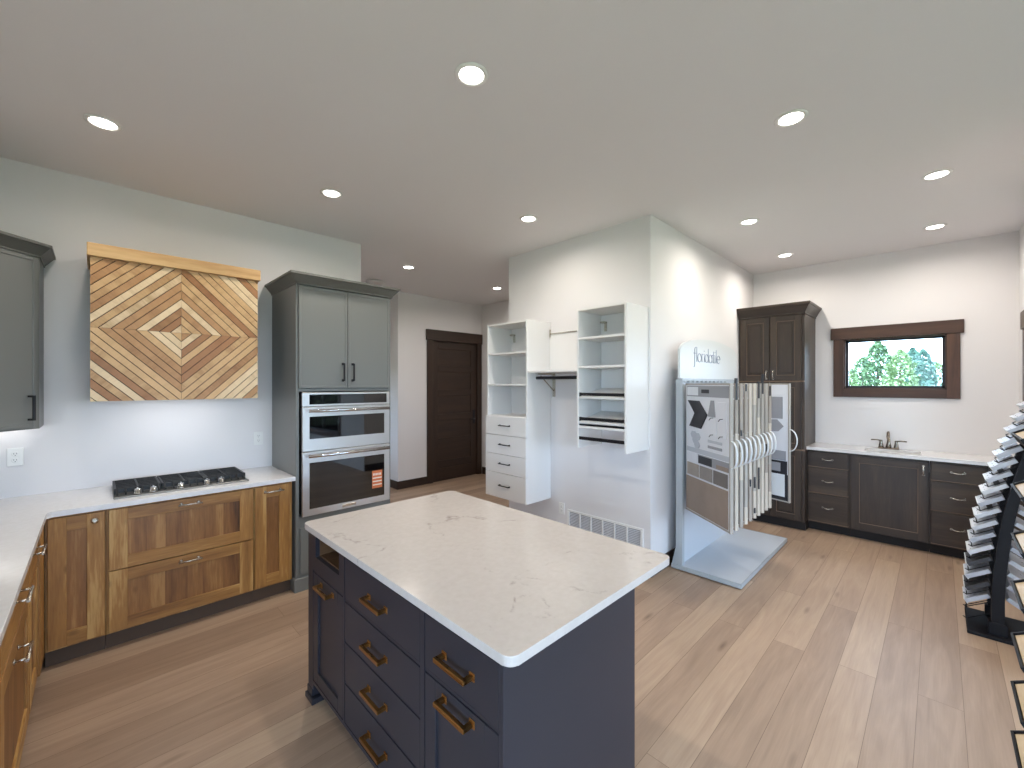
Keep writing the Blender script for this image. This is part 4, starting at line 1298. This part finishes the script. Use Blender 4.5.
        tile('grey_band', 0.02, L_ - 0.02, zb - 0.035, zb + 0.005, M['tile_lines'], 0.003)
        bmx = B(); box(bmx, 0.03, 0.19, -0.0105, -0.006, zb - 0.115, zb - 0.042, 0, 0); obj('label_card', bmx, M['pan_white'], p)
        bmx = B(); box(bmx, 0.20, L_ - 0.02, -0.0105, -0.006, zb - 0.115, zb - 0.042, 0, 0)
        box(bmx, 0.21, 0.40, -0.0115, -0.010, zb - 0.112, zb - 0.05, 0, 1); box(bmx, 0.46, L_ - 0.02, -0.0115, -0.010, zb - 0.113, zb - 0.08, 0, 2)
        obj('photo_strip', bmx, [M['pan_grey'], M['tile_black'], M['tile_taupe']], p)
        for i, mt in enumerate((TM[1], TM[2], TM[4])):
            tile('small_tile', 0.03 + i * 0.195, 0.21 + i * 0.195, zb - 0.235, zb - 0.13, mt)
        tile('large_tile', 0.012, L_ - 0.03, PZ0 + 0.02, zb - 0.25, M['tile_taupe'])
    elif style == 'last':
        tile('large_tile', L_ - 0.50, L_ - 0.06, PZ1 - 0.33, PZ1 - 0.125, M['pan_grey'])
        bmx = B(); xzprism(bmx, [(L_ - 0.48, 1.28), (L_ - 0.30, 1.18), (L_ - 0.10, 1.20), (L_ - 0.05, 1.25), (L_ - 0.11, 1.31), (L_ - 0.28, 1.30), (L_ - 0.38, 1.36), (L_ - 0.48, 1.36)], -0.012, -0.006)
        obj('shaped_tile', bmx, M['pan_grey'], p)
        tile('photo_strip', L_ - 0.50, L_ - 0.03, 0.93, 1.02, M['pan_grey'], 0.004)
        bmx = B(); box(bmx, L_ - 0.52, L_ - 0.02, -0.009, -0.006, 0.80, 0.925); obj('black_panel', bmx, M['tile_black'], p)
        bmx = B(); box(bmx, L_ - 0.36, L_ - 0.08, -0.013, -0.009, 0.825, 0.905); obj('small_tile', bmx, M['pan_grey'], p)
        bmx = B(); box(bmx, L_ - 0.04, L_ - 0.012, -0.009, -0.006, 0.56, 0.80); box(bmx, L_ - 0.52, L_ - 0.012, -0.009, -0.006, 0.557, 0.59); obj('black_panel', bmx, M['tile_black'], p)
        tile('large_tile', L_ - 0.50, L_ - 0.045, 0.595, 0.795, M['rack_white'])
    else:
        z = PZ1 - 0.125
        a = rnd.choice(TM); b_ = rnd.choice(TM)
        tile('large_tile', 0.02, L_ - 0.012, 1.26, z, a)
        tile('small_tile', L_ - 0.16, L_ - 0.012, 1.02, 1.25, b_)
        tile('large_tile', 0.02, L_ - 0.012, PZ0 + 0.02, 1.01, rnd.choice(TM))
        tile('mosaic_strip', L_ - 0.055 - 0.03 * rnd.random(), L_ - 0.02, 1.30, z - 0.05 - 0.15 * rnd.random(), rnd.choice((M['tile_black'], TM[8], TM[4], M['tile_taupe'])), 0.010)
    return p
base_ang = math.atan2(-0.496, -0.395)
for i in range(10):
    sample_panel(3.712 + 0.1028 * i, 1.565, base_ang + i * 0.004, 'first' if i == 0 else 'plain', 40 + i)
sample_panel(4.765, 1.572, math.atan2(-0.60, -0.20), 'last', 99)

# ---------------------------------------------------------------- leaning black sample rack with two-sided boards
def tipy(z): return -0.125 - 0.1435 * max(z - 0.18, 0) ** 2
t = thing('sample_board_rack', 'leaning black metal rack holding stepped grey sample boards', 'display rack', (4.31, -0.30, 0))
bm = B(); box(bm, 4.10, 4.52, -0.50, -0.13, 0.0, 0.022, 0.003); obj('base_plate', bm, M['post_black'], t, world=True)
for px in (4.165, 4.46):
    bm = B()
    rings = []
    for i in range(15):
        z = 0.022 + i * 0.107
        yc = tipy(z) - 0.142 + 0.030 * max(0.0, z - 0.6)
        hwid = 0.030 - 0.008 * i / 14
        rings.append([bm.verts.new((px + dx, yc + dy * hwid, z)) for dx, dy in ((-0.02, -1), (0.02, -1), (0.02, 1), (-0.02, 1))])
    for i in range(len(rings) - 1):
        for k_ in range(4): bm.faces.new([rings[i][k_], rings[i][(k_ + 1) % 4], rings[i + 1][(k_ + 1) % 4], rings[i + 1][k_]])
    bm.faces.new(rings[0][::-1]); bm.faces.new(rings[-1])
    box(bm, px - 0.026, px + 0.026, rings[0][0].co.y - 0.012, rings[0][2].co.y + 0.012, 0.022, 0.10, 0.002)
    obj('post', bm, M['post_black'], t, world=True)
ZB = [0.177 + 0.0825 * i for i in range(17)]
SLOPE = math.radians(33)
for z in [0.10] + ZB:
    bm = B(); y = tipy(z)
    for dx in (4.19, 4.43):
        tube(bm, [(dx, y - 0.005, z - 0.034), (dx, y - 0.13, z + 0.047)], 0.003, 6)
    tube(bm, [(4.186, y - 0.005, z - 0.034), (4.434, y - 0.005, z - 0.034)], 0.003, 6)
    tube(bm, [(4.186, y - 0.005, z - 0.034), (4.186, y + 0.012, z - 0.024)], 0.003, 6)
    obj('wire_ledge', bm, M['post_black'], t, world=True)
greys = [rgb(222, 225, 232), rgb(206, 210, 220), rgb(230, 232, 237), rgb(194, 198, 208)]
BM_ = [paint('sample_face_%s' % n, c, 0.3, var=0.15, bscale=18) for n, c in zip(('silver', 'pearl', 'frost', 'dove'), greys)]
M['board_dark'] = paint('dark_sample_face', rgb(62, 62, 66), 0.35, var=0.3, bscale=16)
ordn = ['lowest', 'second lowest', 'third lowest', 'fourth lowest', 'fifth lowest', 'sixth lowest', 'seventh lowest', 'eighth lowest', 'middle', 'eighth from the top', 'seventh from the top', 'sixth from the top', 'fifth from the top', 'fourth from the top', 'third from the top', 'second from the top', 'topmost']
def tilted_board(name, x0, x1, ytip, ztip, sgn, length, slope, mats, band=None, thick=0.026):
    """Board whose low outer edge is at ytip, rising toward the post (sgn = +1 outer side is +y)."""
    bm = B()
    box(bm, x0, x1, 0, length, -thick / 2, thick / 2, 0.0015, 0)
    box(bm, x0, x1, -0.002, 0.004, -thick / 2 - 0.006, thick / 2 + 0.001, 0.001, 1)
    for hx in (x0 + 0.03, (x0 + x1) / 2, x1 - 0.03): lathe(bm, [(0.004, thick / 2), (0.003, thick / 2 + 0.0012)], (hx, 0.02, 0), 8, 2)
    if band: box(bm, x0 + 0.02, x1 - 0.05, 0.075, 0.105, thick / 2 - 0.001, thick / 2 + 0.002, 0, 2)
    R = Matrix.Rotation(slope, 4, 'X')
    bm.transform(R)
    if sgn > 0: bm.transform(Matrix.Rotation(PI, 4, 'Z') @ Matrix.Translation((-(x0 + x1), 0, 0)))
    bm.transform(Matrix.Translation((0, ytip, ztip)))
    o = obj(name, bm, mats)
    cen = Vector(((x0 + x1) / 2, ytip, ztip))
    o.data.transform(Matrix.Translation(-cen)); o.location = cen
    return o
rnd = random.Random(3)
for i, z in enumerate(ZB):
    face = M['board_dark'] if i in (1, 3) else BM_[rnd.randrange(4)]
    o = tilted_board('sample_board', 4.195, 4.44, tipy(z), z, 1, 0.128, SLOPE, [face, M['rack_white'], M['socket']], band=i in (7, 9, 10))
    tag(o, 'grey sample board on the front of the leaning rack, %s' % ordn[i] if face is not M['board_dark'] else 'dark sample board on the front of the leaning rack, %s' % ordn[i], 'sample board', 'sample boards on the front of the black rack')
for i, z in enumerate(ZB[:9]):
    yo = tipy(z) - 0.142 - 0.115
    o = tilted_board('sample_board', 4.195, 4.44, yo, z + 0.03, -1, 0.085, SLOPE, [BM_[rnd.randrange(4)], M['rack_white'], M['socket']])
    if i < 9:
        tag(o, 'pale sample board on the wall side of the leaning rack, %s' % (['lowest', 'second lowest', 'third lowest', 'fourth lowest', 'fifth lowest', 'fourth from the top', 'third from the top', 'second from the top', 'topmost'][i]), 'sample board', 'sample boards on the wall side of the black rack')

# ---------------------------------------------------------------- second rack with light wood boards, at the picture edge
t = thing('wood_sample_rack', 'black metal rack holding light wood sample boards, standing nearest to the camera', 'display rack', (2.1, -0.36, 0))
bm = B(); box(bm, 1.94, 2.26, -0.505, -0.255, 0.0, 0.022, 0.003); obj('base_plate', bm, M['post_black'], t, world=True)
for px in (1.99, 2.165):
    bm = B(); box(bm, px - 0.015, px + 0.015, -0.40, -0.36, 0.022, 1.72, 0.002); obj('post', bm, M['post_black'], t, world=True)
ZW = [0.295, 0.463, 0.631, 0.794, 0.969, 1.132, 1.298, 1.471]
wl = ['lowest', 'second lowest', 'third lowest', 'fourth lowest', 'fourth from the top', 'third from the top', 'second from the top', 'topmost']
for i, z in enumerate(ZW):
    bm = B()
    L_ = 0.205
    box(bm, 1.955, 2.205, 0.0, L_, -0.020, -0.010, 0.001)
    box(bm, 1.955, 2.205, -0.004, 0.003, -0.020, 0.012, 0.001)
    box(bm, 2.199, 2.207, -0.004, L_, -0.020, 0.012, 0.001); box(bm, 1.953, 1.961, -0.004, L_, -0.020, 0.012, 0.001)
    bm.transform(Matrix.Rotation(SLOPE * 0.9, 4, 'X'))
    bm.transform(Matrix.Rotation(PI, 4, 'Z') @ Matrix.Translation((-(1.955 + 2.205), 0, 0)))
    bm.transform(Matrix.Translation((0, -0.178, z)))
    obj('tray', bm, M['post_black'], t, world=True)
    bm = B(); box(bm, 1.963, 2.197, 0.004, L_ - 0.002, -0.0095, 0.006, 0.001)
    bm.transform(Matrix.Rotation(SLOPE * 0.9, 4, 'X'))
    bm.transform(Matrix.Rotation(PI, 4, 'Z') @ Matrix.Translation((-(1.955 + 2.205), 0, 0)))
    bm.transform(Matrix.Translation((-2.08, 0, 0)))
    o = obj('wood_sample_board', bm, M['oak_chip']); o.location = (2.08, -0.178, z)
    tag(o, 'light oak sample board in a black tray, %s of its rack' % wl[i], 'sample board', 'light oak boards in the black rack')

# ---------------------------------------------------------------- ceiling lights
def downlight_proto():
    t = thing('recessed_downlight', '', 'ceiling light', (0, 0, H_CEIL))
    bm = B()
    lathe(bm, [(0.078, -0.0005), (0.078, -0.004), (0.063, -0.009), (0.0555, -0.004), (0.0555, -0.0005)], (0, 0, 0), 32)
    obj('trim_ring', bm, M['white'], t, smooth=True)
    bm = B(); lathe(bm, [(0.055, -0.001), (0.055, -0.0045), (0.04, -0.006)], (0, 0, 0), 32)
    o = obj('lens', bm, M['lens'], t, smooth=True); o['label'] = 'glowing white lens'
    return t
LPOS = [
    (0.032, 3.248, 'lit recessed ceiling light nearest the corner wall cabinet'),
    (1.273, 3.231, 'lit recessed ceiling light in front of the tall oven cabinet'),
    (1.251, 1.535, 'lit recessed ceiling light directly above the navy island'),
    (2.693, 2.52, 'lit recessed ceiling light in front of the floating closet units'),
    (2.69, 0.566, 'lit recessed ceiling light over open floor between island and tile rack'),
    (4.137, 1.189, 'lit recessed ceiling light above the tile display rack'),
    (4.131, 0.011, 'lit recessed ceiling light above the leaning black sample rack'),
    (5.498, 1.214, 'lit recessed ceiling light in front of the dark pantry cabinet'),
    (5.482, 0.027, 'lit recessed ceiling light in front of the small window'),
    (2.755, 4.607, 'lit recessed ceiling light at the hallway entrance beyond the oven cabinet'),
    (4.305, 4.678, 'lit recessed ceiling light deep in the hallway behind the closet wall'),
]
proto = downlight_proto()
LIGHT_W = 3.9
for i, (x, y, lab) in enumerate(LPOS):
    o = proto if i == 0 else copy_tree(proto)
    o.location = (x, y, H_CEIL)
    tag(o, lab, 'ceiling light', 'recessed ceiling lights')
    ld = bpy.data.lights.new('downlight_lamp', 'AREA')
    ld.shape = 'DISK'; ld.size = 0.10
    ld.energy = LIGHT_W
    ld.color = (1.0, 0.93, 0.84)
    ld.spread = math.radians(165)
    lo = bpy.data.objects.new('downlight_lamp', ld)
    COL.objects.link(lo)
    lo.parent = o
    lo.location = (0, 0, -0.012)
t = thing('ceiling_fixture', 'round white unlit ceiling fixture above the oven cabinet, in the passage', 'ceiling fixture', (2.795, 5.563, H_CEIL))
bm = B(); lathe(bm, [(0.125, -0.0005), (0.128, -0.02), (0.118, -0.042), (0.08, -0.052)], (0, 0, 0), 32); obj('cover', bm, M['fixture'], t, smooth=True)

# ---------------------------------------------------------------- outside
m, nt, b = newmat('lawn_grass')
n = nt.nodes.new('ShaderNodeTexNoise'); n.inputs['Scale'].default_value = 1.5; n.inputs['Detail'].default_value = 6
geo = nt.nodes.new('ShaderNodeNewGeometry'); nt.links.new(geo.outputs['Position'], n.inputs['Vector'])
mx = nt.nodes.new('ShaderNodeMix'); mx.data_type = 'RGBA'
mx.inputs['A'].default_value = rgb(84, 98, 62); mx.inputs['B'].default_value = rgb(112, 122, 86)
nt.links.new(n.outputs['Fac'], mx.inputs['Factor']); nt.links.new(mx.outputs['Result'], b.inputs['Base Color'])
b.inputs['Roughness'].default_value = 0.9
bm = B()
v = [bm.verts.new(p) for p in ((-120, -160, -0.25), (200, -160, -0.25), (200, 80, -0.25), (-120, 80, -0.25))]
bm.faces.new(v)
struct('ground', bm, m, 'green lawn around the house', 'lawn')
leafs = [leaf_mat('pine_foliage', rgb(52, 78, 54), rgb(112, 142, 96)), leaf_mat('blue_green_foliage', rgb(54, 84, 74), rgb(106, 142, 124)), leaf_mat('pale_foliage', rgb(74, 98, 62), rgb(134, 158, 108))]
bark = paint('tree_bark', rgb(84, 70, 58), 0.9, bump=0.3, bscale=20)
def tree(x, y, height, rad, lm, label, seed, blunt=0.6, base=0.08):
    rn = random.Random(seed)
    t = thing('tree', label, 'tree', (x, y, -0.25), 0, 'trees beyond the small window')
    bm = B(); tube(bm, [(0, 0, 0), (0, 0, height * 0.95)], 0.2, 8, radii=[0.03 * height, 0.008 * height]); obj('trunk', bm, bark, t)
    bm = B()
    for k_ in range(1800):
        f = rn.random() ** 1.35
        z = height * (base + (1 - base) * f)
        rr = rad * (blunt * math.sqrt(max(1 - f * f, 0)) + (1 - blunt) * (1 - f)) * (0.55 + 0.45 * math.sqrt(rn.random())) * (0.8 + 0.4 * ((int(f * 11) * 7) % 5) / 5)
        a = rn.random() * 2 * PI
        c = Vector((rr * math.cos(a), rr * math.sin(a), z))
        s = height * rn.uniform(0.014, 0.040)
        n = Vector((rn.uniform(-1, 1), rn.uniform(-1, 1), rn.uniform(-1, 1))).normalized()
        u = n.orthogonal().normalized(); v = n.cross(u)
        q = [bm.verts.new(c + u * s * ca + v * s * sa * 0.7) for ca, sa in ((1, 0), (0.2, 0.9), (-0.9, 0.5), (-0.7, -0.6), (0.3, -1))]
        bm.faces.new(q)
    obj('foliage', bm, leafs[lm], t)
for (x, y, top, rad, lm, lab, sd) in (
    (58.0, 6.9, 3.3, 1.5, 2, 'small pale tree at the pantry side edge of the small window view', 1),
    (62.0, 6.1, 4.9, 1.8, 0, 'rounded green tree beside the tallest pine in the window view', 2),
    (66.0, 5.1, 6.9, 2.2, 0, 'tallest pine tree seen through the small window', 3),
    (58.0, 2.75, 5.35, 1.8, 2, 'light green tree in the middle of the window view', 4),
    (63.0, 2.0, 5.8, 1.4, 1, 'slim blue green spruce just past the middle of the window view', 5),
    (68.0, 1.3, 5.85, 1.6, 1, 'second slim spruce toward the sample rack side of the window view', 6),
    (73.0, 0.3, 4.6, 2.1, 2, 'low pale tree at the sample rack side of the window view', 7)):
    tree(x, y, top, rad, lm, lab, sd)

# ---------------------------------------------------------------- daylight
w = bpy.data.worlds.new('World'); S.world = w
w.use_nodes = True
nt = w.node_tree
bg = nt.nodes['Background']
bg.inputs['Color'].default_value = (0.57, 0.73, 1.0, 1)
bg.inputs['Strength'].default_value = 11.5
sd = bpy.data.lights.new('sun', 'SUN'); sd.energy = 7.0; sd.angle = 0.01; sd.color = (1.0, 0.95, 0.86)
so = bpy.data.objects.new('sun', sd); COL.objects.link(so)
so.rotation_euler = Vector((-0.05, -0.62, -0.78)).to_track_quat('-Z', 'Y').to_euler()
so.location = (0, 20, 20)
def portal(name, loc, direction, sx, sy):
    ld = bpy.data.lights.new(name, 'AREA'); ld.shape = 'RECTANGLE'; ld.size = sx; ld.size_y = sy
    ld.cycles.is_portal = True
    lo = bpy.data.objects.new(name, ld); COL.objects.link(lo)
    lo.location = loc
    lo.rotation_euler = Vector(direction).to_track_quat('-Z', 'Y').to_euler()
portal('window_portal', (5.34, -0.66, 1.42), (0, 1, 0), 0.58, 1.4)
portal('window_portal', (6.33, 0.3625, 1.875), (-1, 0, 0), 0.835, 0.57)
portal('window_portal', (1.7, -4.63, 1.5), (0, 1, 0), 3.2, 2.0)
portal('window_portal', (-1.9, -4.63, 1.5), (0, 1, 0), 3.2, 2.0)
portal('window_portal', (1.69, 6.8, 1.3), (1, 0, 0), 0.6, 1.2)
portal('window_portal', (3.73, -2.7, 1.5), (-1, 0, 0), 2.0, 1.8)
portal('window_portal', (-4.13, -1.5, 1.5), (1, 0, 0), 4.2, 2.0)

# ---------------------------------------------------------------- camera
F_PX, YAW = 422.1, 0.7914
cam = bpy.data.cameras.new('camera')
cam.sensor_fit = 'HORIZONTAL'; cam.sensor_width = 36.0
cam.lens = 36.0 * F_PX / 1024.0
cam.clip_start = 0.01; cam.clip_end = 500
co = bpy.data.objects.new('camera', cam); COL.objects.link(co)
co.location = (0, 0, 1.645)
co.rotation_euler = (PI / 2, 0, YAW - PI / 2)
S.camera = co

S.view_settings.view_transform = 'Standard'
S.view_settings.look = 'None'
S.view_settings.gamma = 1.0
S.view_settings.use_curve_mapping = False
S.view_settings.exposure = 0.33
